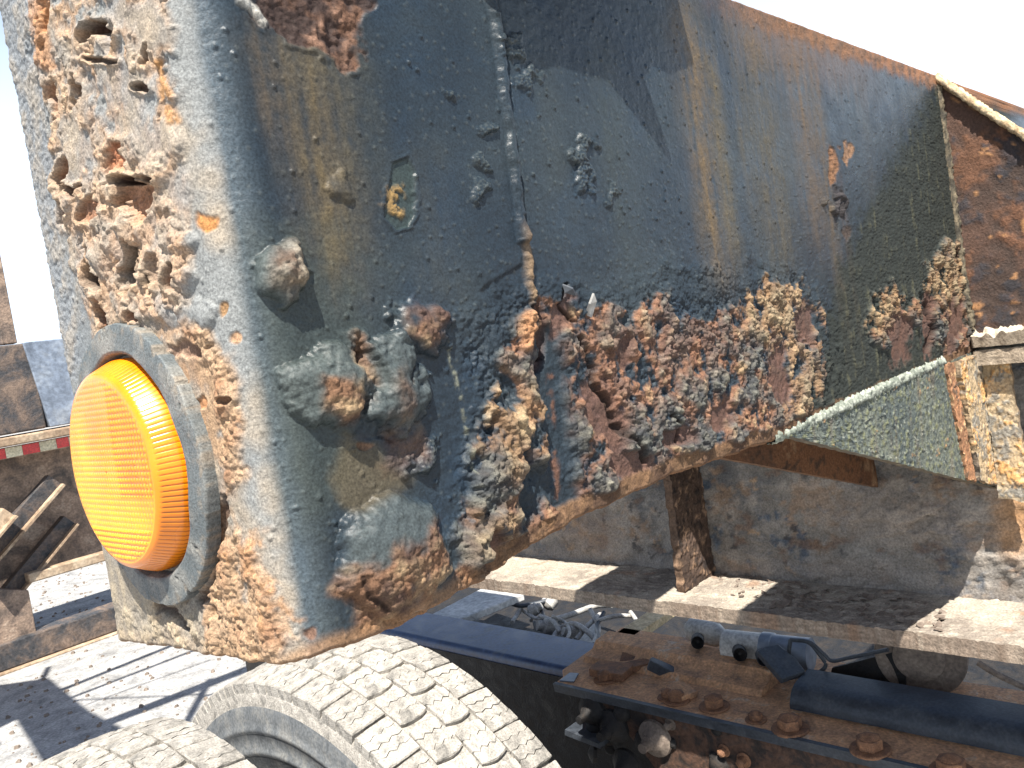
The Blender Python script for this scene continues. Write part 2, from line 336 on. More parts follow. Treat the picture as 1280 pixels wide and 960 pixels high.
def stroke(pts, w=2.0, warp=4.0, fall=1.0):
    P = np.array(pts, float); out = np.zeros(len(PX)); i = box_sel(P[:, 0].min(), P[:, 1].min(), P[:, 0].max(), P[:, 1].max(), w*3+warp+4)
    x = PX[i]+wax[i]*warp; y = PY[i]+way[i]*warp; d = np.full(len(i), 1e9)
    for a, b in zip(P[:-1], P[1:]):
        e = b-a; t = np.clip(((x-a[0])*e[0]+(y-a[1])*e[1])/(e@e+1e-9), 0, 1); d = np.minimum(d, np.hypot(x-a[0]-t*e[0], y-a[1]-t*e[1]))
    out[i] = 1-sstep(w*0.5*(1-fall*.5), w*(1+fall*.3), d); return out
mx_ = np.maximum
C = lambda *c: lin(c)[None, :]
ones = np.ones(len(PX))

# --- base coat
paint = mix(C(31, 40, 48)*ones[:, None], C(41, 49, 54)*ones[:, None], sstep(-.5, .6, n_big))
paint = mix(paint, C(32, 46, 60)*ones[:, None], sstep(0, .7, n_b2)*0.5)
dust_f = mix(C(118, 120, 119)*ones[:, None], C(140, 130, 116)*ones[:, None], sstep(-.3, .5, n_big+0.5*n_mid))
dust_f = mix(dust_f, C(104, 110, 114)*ones[:, None], sstep(.1, .7, n_b2)*.6)
dustamt = np.clip(wf*1.0+0.12*n_mid*wf, 0, 1)
corner_dust = sstep(0.02, 0.7, -gnx)*(gny < .5)
col = mix(paint, C(92, 104, 112)*ones[:, None], corner_dust*0.42)
col = mix(col, dust_f, sstep(.45, .95, dustamt))
rgh = 0.33+0.39*wf+0.10*np.clip(n_mid, -1, 1)
# --- relief of the coat, millimetres
h = 0.22*n_fine+0.35*n_mid+0.10*fbm(U*420, W*420, 2, 41)
pm = np.clip(1-pim/0.26, 0, 1)*(pid > .66); h += 0.6*pm**0.8*(0.25+0.75*(pid-.66)/.34)
pm2 = np.clip(1-pim2/0.13, 0, 1)*(pid2 > .80); h += 1.1*pm2**0.7
col = mix(col, C(110, 114, 108)*ones[:, None], 0.18*pm*(1-wf))
# small pin holes in the coat
col = mix(col, C(30, 34, 34)*ones[:, None], .5*np.clip(1-nod2/0.4, 0, 1)*(cid2 > .94)*(1-wf))

# --- ochre streaks running down the side face
def streak(px150, w, y0, y1, k, c=(126, 108, 72), fade=60):
    global col, rgh
    xc = onY(px150, 150, Y0)[0]; wx = w/1050*1.45*math.hypot(xc, Y0)
    m = np.exp(-((gx-xc+0.003*n_big+0.0025*n_vert)/wx)**2)*sstep(y0-fade, y0+10, PY)*(1-sstep(y1-fade, y1+fade, PY))*(gny < -.6)
    m *= np.clip(.62+.5*n_vert+.4*n_mid+.3*n_fine, 0, 1.1); m = np.clip(m*k*.95, 0, 1)
    col = mix(col, C(*c)*ones[:, None], m); rgh = rgh+m*.25
for a in [(392, 30, 60, 360, .7, (96, 82, 56)), (430, 16, 60, 300, .35, (84, 76, 56)), (345, 18, 40, 170, .6, (88, 74, 56)), (520, 30, 200, 420, .2, (76, 72, 56)), (462, 18, 60, 220, .3, (74, 72, 58)),
          (760, 22, 70, 330, .22, (72, 76, 66)), (874, 24, 30, 340, .75, (104, 86, 60)), (898, 12, 80, 320, .65, (96, 84, 60)), (955, 32, 40, 330, .6, (90, 80, 60)), (925, 10, 40, 260, .3, (96, 84, 62)),
          (1004, 22, 40, 300, .6, (104, 84, 60)), (1024, 12, 80, 440, .5, (104, 84, 56)), (1040, 6, 250, 440, .4, (96, 68, 48)), (1080, 12, 130, 300, .15, (88, 78, 62)), (300, 14, 300, 820, .3, (66, 68, 60)), (690, 14, 100, 250, .15, (72, 72, 60))]: streak(*a)
# dusty haze of ochre on the lower left of the side face
m = poly([(270, 300), (420, 300), (470, 420), (430, 620), (300, 700), (280, 500)], 50, 40)*(1-wf); col = mix(col, C(60, 66, 60)*ones[:, None], .5*m)
m = poly([(430, 540), (520, 600), (440, 640), (410, 600)], 12, 12)*(1-wf); col = mix(col, C(94, 82, 58)*ones[:, None], .5*m)

# --- rough, greenish black zone; the gusset's dark reflection is painted into it
zj = poly([(1168, 108), (1260, 100), (1260, 440), (1180, 455), (990, 540), (1025, 440), (1050, 330), (1110, 215)], 14, 16)*(gx > .5)
col = mix(col, mix(C(40, 43, 38)*ones[:, None], C(74, 73, 56)*ones[:, None], sstep(.1, .7, .6*n_vert+.6*n_m2)), zj*.85); rgh = rgh+.4*zj; h += zj*(0.8*n_m2+1.2*(0.5-nod1)+.6*n_vert)

# --- flash-rusted top edge
te = sstep(.204, .219, gz+0.006*n_mid+.006*n_vert)*sstep(.55, .75, gx)*(gny < -.6)
col = mix(col, mix(C(132, 94, 68)*ones[:, None], C(98, 76, 62)*ones[:, None], sstep(-.3, .5, n_m2)), te); rgh += .35*te; h += te*.8*n_m2
te2 = sstep(.16, .21, gz+0.02*n_vert)*sstep(.58, .68, gx)*(1-sstep(.8, 1.0, gx))*(gny < -.6); col = mix(col, C(98, 76, 58)*ones[:, None], .5*te2)

# --- recessed brown rust patch at the top of the side face, cast shade painted in
rp = poly([(312, -60), (326, 26), (352, 48), (392, 58), (425, 84), (455, 88), (450, 30), (462, -60)], 5, 22)
col = mix(col, mix(C(52, 40, 36)*ones[:, None], C(88, 64, 50)*ones[:, None], sstep(-.3, .5, n_mid+.5*n_fine)), rp); rgh += .4*rp
h += rp*(-1.6+1.4*n_m2+1.8*np.clip(n_mid, 0, 1)+1.0*(.5-nod1))
rp2 = blob(425, 40, 30, 40, .4, .5)*rp; h += rp2*(1.6*n_m2+.8*n_fine); col = mix(col, C(128, 98, 80)*ones[:, None], rp2*sstep(.0, .4, n_m2)*.8)
h += .7*stroke([(312, 12), (322, 30), (352, 54), (395, 66), (425, 90), (460, 95)], 5, 14)*sstep(-.2, .3, n_m2)
m = stroke([(300, 0), (318, 10), (330, 28)], 7, 3); col = mix(col, C(170, 168, 160)*ones[:, None], m*.7); h += 2*m

# --- blisters
def lump(x, y, rx, ry, hh, rot=0, warp=.16, prof=.55):
    global h
    b = blob(x, y, rx, ry, rot, warp, prof=prof); h = mx_(h, h*.4+hh*b) if False else h+hh*b; return b
L1 = lump(346, 342, 34, 40, 8.5, .3, .3, .75)
L2 = lump(404, 480, 50, 52, 8.5, .2, .18, .6); L2b = lump(490, 482, 42, 66, 8.5, -.25, .22, .6); L2c = lump(525, 408, 44, 34, 6.0, 0, .3, .7); L2d = lump(450, 500, 50, 50, 4.0, 0, .2, .8)
L3 = lump(488, 694, 70, 80, 13.0, .15, .10, .55)
L4 = lump(628, 590, 44, 120, 5.5, .12, .3, .7); L5 = lump(604, 668, 26, 42, 6.0, 0, .3); L6 = lump(688, 690, 18, 50, 6, .3, .4)
LC = lump(425, 225, 18, 26, 2.2, 0, .5, .8)
for (x, y, r, k) in [(726, 190, 15, 2.6), (732, 215, 12, 2.0), (660, 95, 14, 1.6), (600, 155, 10, 1.6), (605, 205, 12, 1.5), (598, 245, 10, 1.5), (640, 60, 14, 1.8), (765, 250, 12, 1.2), (1045, 255, 9, 4.0), (560, 120, 8, 1.2), (525, 575, 16, 3), (540, 560, 12, 2.4)]:
    b = lump(x, y, r, r*1.2, k, 0, .9, .8); h += 1.2*b*(1-nod2)
    col = mix(col, C(92, 96, 90)*ones[:, None], .45*b*sstep(.5, .1, nod2))
h += -6.5*blob(458, 462, 13, 28, -.4, .4)-1.5*blob(480, 540, 20, 14, 0, .4)+2.5*blob(445, 430, 22, 14, 0, .5)*(1-nod1)
rl = mx_(mx_(blob(350, 338, 20, 26, 0, .5, .5)*.7, blob(418, 500, 32, 22, .3, .5, .5)), blob(495, 560, 26, 26, 0, .5, .6)*.55)
rl = mx_(rl, mx_(blob(528, 402, 28, 22, 0, .5, .5), blob(448, 455, 16, 30, -.3, .4, .4)*.8)); rl = mx_(rl, blob(490, 505, 16, 40, 0, .4, .5)*.6)
rl = mx_(rl, poly([(428, 712), (470, 690), (520, 655), (548, 650), (545, 700), (530, 770), (450, 790), (420, 740)], 10, 18))
rl *= sstep(-.55, .15, n_mid+.5*n_m2+.25)
rustA = mix(C(106, 78, 58)*ones[:, None], C(142, 120, 92)*ones[:, None], sstep(-.1, .6, n_m2)); rustA = mix(rustA, C(72, 54, 46)*ones[:, None], sstep(.05, .5, n_b2+.4*n_mid))
col = mix(col, rustA, rl*.9); rgh += .4*rl; h += rl*(1.5*(0.6-nod1)+0.8*(.6-nod2)+.8*n_m2+.8*terrace(n_mid, 2.2, .15))
lt = mx_(mx_(L1, L2), mx_(L2b, L3)); col = mix(col, C(78, 84, 82)*ones[:, None], .5*sstep(.1, .6, lt)*(1-rl)); rgh += .12*sstep(.1, .6, lt)
m = blob(340, 330, 18, 22, .5, .7, .5); col = mix(col, C(150, 148, 138)*ones[:, None], .6*m*sstep(-.1, .4, n_m2)); h += 1.2*m*(1-nod1)
m = blob(405, 590, 70, 40, 0, .3); h += .0*m

# --- crumbling rust along the lower half of the side face
cr_c = poly([(650, 390), (690, 372), (712, 385), (760, 385), (826, 368), (850, 400), (905, 392), (950, 352), (1000, 350), (1026, 395), (1028, 500), (985, 540), (930, 560), (840, 590), (735, 635), (705, 690), (620, 725), (565, 735), (572, 655), (592, 560), (612, 470)], 9, 20)
cr_h = poly([(580, 395), (640, 340), (690, 345), (740, 362), (800, 352), (850, 330), (905, 335), (985, 335), (1035, 380), (1040, 500), (985, 545), (840, 595), (735, 640), (700, 700), (560, 745), (570, 640), (585, 500)], 16, 26)
cr2 = mx_(poly([(1085, 372), (1110, 352), (1130, 372), (1150, 375), (1150, 410), (1100, 440), (1082, 420)], 6, 12), poly([(1150, 350), (1180, 300), (1205, 300), (1225, 350), (1235, 430), (1185, 452), (1150, 400)], 6, 12))
cr_c = mx_(cr_c, cr2); cr_h = mx_(cr_h, cr2)
valley = mx_(stroke([(684, 425), (695, 520), (706, 640)], 24, 8, .6), blob(668, 620, 26, 48, .1, .3)) * (1-blob(684, 660, 20, 30, 0, .4))
valley = np.clip(valley, 0, 1)
keep = cr_c*(1-valley)*sstep(-.22, .10, n_m2*.7+n_mid*.6+.6*n_b2+.16*(cr_c > .9)+.35*n_vert)
o1 = sstep(-.35, .35, n_mid+.6*n_m2)
rB = mix(C(118, 86, 66)*ones[:, None], C(84, 62, 52)*ones[:, None], sstep(-.2, .5, n_b2+.3*n_m2))
rB = mix(rB, C(152, 130, 100)*ones[:, None], sstep(.1, .6, n_m2+.3*n_mid-.05)*.8)
cream = mx_(mx_(blob(968, 385, 40, 50, 0, .4, .6), blob(1100, 385, 30, 30, 0, .4, .6)), mx_(blob(628, 530, 34, 60, 0, .4, .6), blob(1180, 345, 36, 36, 0, .4, .6)))
cream = mx_(cream, mx_(blob(1000, 480, 22, 60, 0, .4, .6)*.8, blob(610, 660, 26, 30, 0, .4, .6)))
rB = mix(rB, mix(C(130, 102, 70)*ones[:, None], C(150, 132, 102)*ones[:, None], sstep(-.3, .4, n_m2)), cream*.65)
red = mx_(blob(850, 425, 55, 45, 0, .4, .6), blob(770, 470, 40, 60, 0, .4, .6)); rB = mix(rB, C(112, 76, 60)*ones[:, None], red*.5*o1)
greyc = np.clip(sstep(-.05, .4, n_b2*.8+n_mid*.7+.12)*.9, 0, 1)*(1-.7*cream)*(1-.5*red)
greyc = mx_(greyc, 1-sstep(.35, .85, cr_c+.25*n_mid)); rB = mix(rB, mix(C(52, 63, 67)*ones[:, None], C(92, 96, 90)*ones[:, None], sstep(-.2, .5, n_fine)), greyc*.88)
rB = rB*(0.80+0.35*cid1)[:, None]*(0.9+.25*n_fine)[:, None]
col = mix(col, rB, keep*sstep(-.75, -.1, n_mid+n_m2*.4+cr_c*.6-.3)); rgh = rgh+.45*mx_(keep, .5*cr_h)
ch = cr_h*(1-.85*valley)
fine_ = .45+.55*sstep(-.2, .3, n_b2-.3*n_big)
h += ch*(fine_*(2.3*(0.55-nod1)+1.1*(0.55-nod2))+1.3*n_mid+1.5*n_m2+1.0+(3.6*terrace(n_b2+.5*n_mid+.4*n_vert, 2.4, .08)+1.8*terrace(n_m2+.3*n_fine, 2.5, .12))*cr_c)
h += keep*2.0*n_big
col = mix(col, C(34, 43, 50)*ones[:, None], valley*.75*cr_h); h -= 3.0*valley
m = stroke([(690, 470), (697, 560), (703, 640)], 5, 5)*cr_h; col = mix(col, C(110, 74, 52)*ones[:, None], .55*m*sstep(-.1, .3, n_mid+n_fine*.5))
# bare, purple-brown scale where the crust has fallen off
for (x, y, rx, ry, ro) in [(972, 470, 13, 44, -.08), (1004, 405, 12, 26, 0), (787, 585, 30, 22, .5), (898, 520, 14, 24, .2), (756, 520, 22, 46, -.4), (702, 395, 14, 26, .3), (1124, 420, 15, 34, 0), (1192, 408, 12, 40, .1), (1160, 405, 8, 40, 0), (845, 545, 22, 12, -.3), (780, 440, 10, 18, 0), (612, 690, 12, 36, -.15)]:
    b = blob(x, y, rx, ry, ro, .35, .25); col = mix(col, mix(C(92, 68, 58)*ones[:, None], C(74, 56, 50)*ones[:, None], sstep(-.4, .4, n_m2)), b*.92); h = h*(1-.8*b)-1.6*b; h += .5*b*n_fine
for pts, w in [([(726, 420), (742, 470), (762, 505), (770, 530), (792, 548), (806, 575)], 4.5), ([(664, 385), (672, 415), (680, 445)], 4), ([(706, 355), (700, 380), (716, 400)], 3), ([(1158, 380), (1166, 410), (1160, 440)], 4), ([(845, 552), (848, 535), (840, 520)], 2.5), ([(1195, 310), (1205, 350), (1212, 400)], 3), ([(516, 450), (510, 466), (508, 480)], 1.6), ([(440, 720), (450, 745), (470, 760)], 4)]:
    s_ = stroke(pts, w, 6); h -= (4.5 if pts[0][0] > 560 else 1.6)*s_; col = mix(col, C(34, 24, 20)*ones[:, None], s_*.85)
# brown lip along the lower edge
low = (gz-np.tile(zb, NR)); lip = sstep(.0105, .0065, low+.003*n_mid)*sstep(.23, .30, gx)*(gny < -.6)
col = mix(col, mix(C(102, 78, 57)*ones[:, None], C(78, 59, 46)*ones[:, None], sstep(-.3, .4, n_mid+.5*n_fine)), lip*.95); h = h*(1-.6*lip); rgh += .3*lip
lipf = sstep(.008, .002, low+.003*n_mid)*(1-sstep(.23, .30, gx)); col = mix(col, C(138, 104, 72)*ones[:, None], lipf*.6)

# --- vertical lap seam: a step with a sagging bead of paint
seam = [(606, -30), (622, 50), (630, 120), (640, 190), (648, 260), (652, 300)]
sm_ = stroke(seam, 7, 4); h += 4.0*sm_*(1+.25*n_m2)
sdn = stroke([(a+7, b) for a, b in seam], 4, 2); h -= 2.2*sdn
plate_left = poly([(560, -40), (604, -40), (622, 50), (632, 150), (648, 270), (652, 330), (600, 360), (540, 200)], 4, 2); h += 1.2*plate_left*sstep(540, 620, PX)
fl = stroke([(649, 262), (655, 310), (663, 370), (676, 430)], 6, 4)*sstep(255, 330, PY); h += 3.0*fl*(1+.7*n_m2); col = mix(col, C(118, 98, 76)*ones[:, None], fl*.85*sstep(-.5, .1, n_m2+.1)); rgh += .4*fl
fl2 = blob(656, 415, 10, 24, 0, .3); h += 2.6*fl2*(1+.5*n_m2); col = mix(col, C(148, 108, 76)*ones[:, None], fl2*.8*sstep(-.4, .2, n_m2+.2))
fs = stroke([(672, 380), (682, 430), (676, 460)], 6, 3); h -= 4*fs; col = mix(col, C(70, 48, 40)*ones[:, None], fs*.7)
# peeled outline, ochre core
pk = stroke([(490, 200), (508, 194), (522, 215), (522, 270), (515, 288), (495, 290), (478, 275), (482, 240), (490, 200)], 3.0, 6); h += 0.6*pk
inn = poly([(490, 203), (508, 198), (519, 215), (519, 270), (512, 286), (495, 287), (481, 272), (485, 240)], 3, 3); h -= .8*inn; col = mix(col, C(50, 60, 56)*ones[:, None], inn*.6)
b = blob(497, 254, 13, 15, 0, .7, .6)*sstep(-.2, .2, n_fine); col = mix(col, C(140, 112, 68)*ones[:, None], b*.85); h += b
m = stroke([(560, 430), (575, 500), (590, 590)], 3, 3)*sstep(-.2, .3, n_fine); col = mix(col, C(128, 128, 110)*ones[:, None], m*.6)
# chips
for (x, y, rx, ry, c) in [(262, 276, 17, 10, (168, 118, 70)), (279, 384, 7, 10, (156, 122, 86)), (294, 423, 7, 8, (156, 124, 96)), (1042, 208, 6, 24, (124, 90, 64)), (1060, 190, 5, 13, (128, 98, 74)), (1047, 258, 7, 24, (54, 50, 50)), (1060, 290, 5, 10, (70, 60, 54)), (455, 560, 8, 6, (104, 80, 62)), (385, 790, 10, 8, (110, 84, 70))]:
    b = blob(x, y, rx, ry, 0, .5, .25); col = mix(col, C(*c)*(0.85+.4*n_fine)[:, None], b*.95); h += b*(-.8+.9*n_fine); rgh += .3*b

# --- end face: thick tan scale with hollows
tan = poly([(40, -60), (222, -60), (218, 70), (222, 150), (236, 230), (240, 330), (236, 400), (285, 440), (300, 520), (290, 610), (300, 660), (345, 720), (372, 800), (350, 850), (280, 850), (190, 800), (180, 740), (120, 420), (95, 330), (72, 220), (58, 130), (40, 40)], 10, 16)*sstep(.55, .9, -gnx+.25*n_mid)
tcol = mix(C(158, 130, 104)*ones[:, None], C(128, 122, 114)*ones[:, None], sstep(-.25, .35, n_mid))
tcol = mix(tcol, C(146, 114, 86)*ones[:, None], sstep(.15, .6, n_b2+.4*n_m2)*.55); tcol = mix(tcol, C(172, 156, 134)*ones[:, None], sstep(.15, .6, n_m2)*.5)
tcol = mix(tcol, C(110, 114, 116)*ones[:, None], sstep(.15, .55, fbm(U*30+8, W*30, 3, 51))*.7)
col = mix(col, tcol, tan*sstep(-.35, .15, n_mid+.4*n_m2+.3*n_b2+tan*.3-.1)); rgh += .25*tan
tt1, tt1b, tcid = worley(U*95+.5*n_mid, W*60+.5*n_m2, 61)
upper = 1-sstep(420, 470, PY)
n_fold = fbm(U*34+.6*n_mid, W*18+.6*n_m2, 5, 71)
h += tan*((1.4+1.5*n_big+.9*n_mid)*upper+upper*3.6*terrace(n_fold, 2.8, .2)+.8*n_m2+.45*n_fine+.3*(.5-nod1))
up_c = blob(150, 300, 90, 120, 0, .3, .6)*tan; h += up_c*(0.4*(0.6-nod1)+.8*n_mid+1.6*terrace(n_b2+.3*n_m2, 3, .15)); col = mix(col, mix(C(160, 130, 104)*ones[:, None], C(128, 120, 110)*ones[:, None], sstep(-.2, .4, n_m2)), up_c*.5)
# pitted left strip and lower left of the end face
strip = poly([(-40, -60), (45, -60), (62, 150), (80, 300), (100, 400), (100, 480), (60, 480), (-40, 60)], 10, 10)
h += strip*(.9*n_m2+1.0*(.5-nod1)); col = mix(col, mix(C(112, 116, 120)*ones[:, None], C(134, 128, 120)*ones[:, None], sstep(-.3, .4, n_m2)), strip*.8)
lowl = poly([(110, 640), (150, 700), (260, 770), (290, 850), (130, 800)], 12, 12); h += lowl*(1.6*n_m2+1.2*n_mid+1.0*(.5-nod1)); col = mix(col, mix(C(124, 116, 104)*ones[:, None], C(148, 136, 116)*ones[:, None], sstep(-.2, .4, n_m2)), lowl*.8)
for pts in [[(200, 755), (222, 775), (236, 790)], [(262, 752), (270, 770)], [(160, 700), (185, 740)], [(280, 620), (276, 690), (262, 735), (250, 755)]]:
    s_ = stroke(pts, 5, 8); h -= 4*s_; col = mix(col, C(64, 48, 42)*ones[:, None], s_*.8)
# crumbs to the right of the lamp and below it
cb = mx_(poly([(236, 415), (262, 415), (300, 470), (305, 600), (280, 620), (268, 560), (250, 480)], 7, 14), poly([(280, 660), (320, 690), (345, 760), (365, 835), (330, 850), (262, 830), (255, 770)], 9, 18))
cb *= (-gnx > .2); h += cb*(1.5*(.6-nod1)+2.0*n_mid+1.0*(.5-nod2)+1.2*n_m2+.6)
col = mix(col, mix(C(150, 124, 98)*ones[:, None], C(136, 100, 72)*ones[:, None], sstep(-.1, .5, n_mid))*(0.8+.35*cid1)[:, None], cb*.85*sstep(-.5, .0, n_m2+.35)); rgh += .3*cb
for (x, y, rx, ry) in [(318, 700, 20, 26), (345, 770, 24, 26), (300, 745, 16, 16)]:
    b = blob(x, y, rx, ry, 0, .8, .5)*sstep(0, .3, n_m2); col = mix(col, C(154, 118, 86)*ones[:, None], b*.8)
for (x, y, rx, ry) in [(165, 20, 30, 22), (150, 95, 26, 26), (165, 130, 28, 40), (110, 180, 14, 34), (200, 170, 22, 30), (95, 180, 10, 40), (225, 240, 14, 40), (130, 320, 12, 22), (190, 20, 14, 40), (210, 300, 12, 16)]:
    b = blob(x, y, rx, ry, 0, .5, .4); hb_ = h[b > .6].mean() if (b > .6).any() else 0; h = h*(1-.75*b)+.75*b*hb_+b*.5*n_m2; col = mix(col, mix(C(128, 128, 126)*ones[:, None], C(150, 138, 122)*ones[:, None], sstep(-.2, .4, n_mid)), b*.65)
# deep hollows and torn flaps, rust tones with recess shade painted into the darkest
for (x, y, rx, ry, ro, d, c) in [(118, 42, 19, 12, -.35, 11, (60, 38, 30)), (140, 42, 12, 16, .3, 6, (128, 124, 122)), (186, 62, 4, 20, .1, 6, (92, 66, 46)), (70, 118, 7, 22, -.1, 7, (140, 94, 66)), (102, 122, 7, 24, -.1, 7, (112, 82, 62)),
                                 (150, 200, 17, 20, 0, 3, (150, 98, 70)), (172, 242, 24, 24, 0, 9, (152, 112, 86)), (166, 226, 30, 7, -.12, 7, (44, 28, 24)), (163, 340, 6, 30, .12, 10, (36, 26, 22)), (174, 335, 7, 22, 0, 6, (150, 138, 128)), (120, 350, 6, 18, -.4, 9, (40, 28, 24)), (131, 398, 6, 20, -.1, 7, (110, 62, 42)),
                                 (203, 340, 9, 22, -.2, 6, (150, 128, 112)), (188, 348, 5, 16, -.2, 8, (64, 44, 36)), (222, 345, 6, 18, 0, 7, (110, 72, 52)), (86, 212, 7, 16, .2, 6, (128, 90, 66)), (96, 236, 10, 8, 0, 5, (92, 66, 52)), (182, 112, 8, 5, .2, 5, (90, 70, 60)), (240, 436, 22, 9, .25, 6, (126, 100, 84)), (168, 395, 7, 8, 0, 6, (118, 78, 58)),
                                 (118, 265, 12, 14, 0, 4, (138, 102, 80)), (62, 30, 6, 30, 0, 3, (164, 112, 72)), (128, 76, 16, 4, .1, 4, (96, 80, 70)), (80, 270, 9, 14, 0, 4, (132, 108, 92)), (250, 500, 8, 10, 0, 4, (170, 124, 88)), (285, 500, 9, 5, 0, 4, (140, 108, 84))]:
    b = blob(x, y, rx, ry, ro, .60, .22); h -= .8*d*b; col = mix(col, C(*c)*(0.9+.35*n_fine)[:, None], b*.92)
    rim = np.clip(blob(x, y, rx*1.55, ry*1.45, ro, .3, .4)-b, 0, 1); h += 1.4*rim; col = mix(col, C(170, 148, 122)*ones[:, None], rim*.3)
m = stroke([(200, 80), (210, 120), (222, 150)], 8, 6); col = mix(col, C(160, 118, 74)*ones[:, None], m*.8*sstep(-.3, .2, n_fine+.2)); h += m*.8*n_fine
m = stroke([(50, -20), (58, 40), (64, 80)], 12, 8); col = mix(col, C(152, 110, 76)*ones[:, None], m*.7)
for (x, y, r, k) in [(232, 300, 16, 3), (215, 290, 14, 2), (190, 385, 18, 3), (215, 395, 18, 3), (240, 350, 14, 2.5), (250, 395, 20, 2.5), (135, 310, 20, 3), (165, 290, 18, 2.5), (205, 215, 18, 2.5), (120, 140, 18, 2)]:
    b = blob(x, y, r, r*1.15, 0, .5, prof=.7); h += k*b*(0.9+.3*n_m2)
flat = 1-blob(185, 580, 92, 180, .1, .0, .12); h = h*(0.25+.75*flat)         # the scale is pressed flat under the lamp's gasket

# keep the ends of the sheet in line
h *= sstep(0, .02, gs)
dn = h*0.001
P3 = np.stack([gx+gnx*dn, gy+gny*dn, gz], 1)
idx = np.arange(NR*NC).reshape(NR, NC)
quads = np.stack([idx[:-1, :-1].ravel(), idx[:-1, 1:].ravel(), idx[1:, 1:].ravel(), idx[1:, :-1].ravel()], 1)
# lips that turn under and over, so that the plate has thickness and the box is closed
def lip_rows(row, dz, steps):
    out = []
    base = P3[idx[row]]
    for k, (inn_, dzz) in enumerate(steps):
        out.append(np.stack([base[:, 0]-cnx*inn_, base[:, 1]-cny*inn_, base[:, 2]+dz*dzz], 1))
    return out
steps = [(.0010, .0012), (.003, .0022), (.006, .0026), (.012, .0022), (.05, .0018)]
V = [P3]; Fq = [quads]; cols = [col]; rg = [rgh]; n0 = len(P3)
for row, dz in ((0, -1), (NR-1, 1)):
    prev = idx[row]
    for r_ in lip_rows(row, dz, steps):
        V.append(r_); cols.append(mix(col[idx[row]], C(120, 86, 60)*np.ones(NC)[:, None], .6)); rg.append(np.full(NC, .85)); cur = np.arange(n0, n0+NC); n0 += NC
        a, b = (cur, prev) if dz < 0 else (prev, cur)
        Fq.append(np.stack([a[:-1], a[1:], b[1:], b[:-1]], 1)); prev = cur
girder = thing('trailer_girder', 'big dark blue-grey steel box girder eaten by rust blisters, round corner towards the viewer', 'girder', (X0, 0.40, -.135))
shell = mesh_obj('shell', np.vstack(V), np.vstack(Fq), M['girder'], girder, True, (X0, .40, -.135), np.vstack(cols), np.clip(np.concatenate(rg), .2, 1.0))

# ------------------------------------------------------------------ crusty plates (gussets, webs, flanges)
def crusty_plate(name, c00, c10, c11, c01, thick, nu, nv, parent, colfn, amp=0.002, seed=0, edge=0.002, mat='crust', scale=30.0):
    """slab whose front is the bilinear patch c00-c10-c11-c01; back is set off by thick along minus the normal"""
    c00, c10, c11, c01 = [np.array(c, float) for c in (c00, c10, c11, c01)]
    u = np.linspace(0, 1, nu+1); v = np.linspace(0, 1, nv+1); UU, VV = np.meshgrid(u, v); UU = UU.ravel(); VV = VV.ravel()
    P = (c00*((1-UU)*(1-VV))[:, None]+c10*(UU*(1-VV))[:, None]+c11*(UU*VV)[:, None]+c01*((1-UU)*VV)[:, None])
    n = np.cross(c10-c00+c11-c01, c01-c00+c11-c10); n /= np.linalg.norm(n)
    t1 = c10-c00+c11-c01; t1 /= np.linalg.norm(t1); t2 = np.cross(n, t1)
    a = P@t1; b = P@t2
    hh, cc, rr = colfn(a, b, P, seed)
    e = np.minimum(np.minimum(UU, 1-UU), np.minimum(VV, 1-VV))
    jit = edge*(np.stack([gnoise(a*90, b*90, seed+5), gnoise(a*90, b*90, seed+6)], 1))
    P2 = P+n*(hh*amp)[:, None]+(t1*jit[:, :1]+t2*jit[:, 1:])
    Bk = P-n*thick+(t1*jit[:, :1]+t2*jit[:, 1:]); N = len(P)
    ix = np.arange(N).reshape(nv+1, nu+1)
    q = np.stack([ix[:-1, :-1].ravel(), ix[:-1, 1:].ravel(), ix[1:, 1:].ravel(), ix[1:, :-1].ravel()], 1)
    fs = [q, q[:, ::-1]+N]
    ring = np.concatenate([ix[0, :-1], ix[:-1, -1], ix[-1, :0:-1], ix[:0:-1, 0]]); r2 = np.roll(ring, -1)
    # edge wall gets its own vertices so it stays crisp
    base = 2*N; k = len(ring); LV = 4 if thick < .016 else 7; Ew = []
    el = np.concatenate([[0], np.cumsum(np.linalg.norm(np.diff(P[ring], axis=0), axis=1))]); outv = P[ring]-P.mean(0); outv -= (outv@n)[:, None]*n; outv /= np.linalg.norm(outv, axis=1)[:, None]+1e-9
    for lv in range(LV+1):
        w_ = lv/LV; bulge = math.sin(math.pi*w_)
        Ew.append(P2[ring]*(1-w_)+Bk[ring]*w_+outv*(1.1*edge*bulge*(gnoise(el*110, np.full(k, w_*thick*130), seed+8)+.6*gnoise(el*300, np.full(k, w_*thick*300), seed+9)))[:, None])
    Ew = np.vstack(Ew)
    for lv in range(LV):
        A = base+lv*k+np.arange(k); B_ = base+lv*k+np.roll(np.arange(k), -1)
        fs.append(np.stack([A, A+k, B_+k, B_], 1))
    ec = mix(cc[ring], C(132, 104, 80)*np.ones(k)[:, None], .35)
    return mesh_obj(name, np.vstack([P2, Bk, Ew]), np.vstack(fs), M[mat], parent, True, tuple(parent['_o']) if parent is not None else tuple(c00),
                    np.vstack([cc, cc*.8]+[ec*(0.8+.35*gnoise(el*60, np.full(k, lv*.9), seed+12))[:, None] for lv in range(LV+1)]), np.concatenate([rr, rr, np.full((LV+1)*k, .9)]))
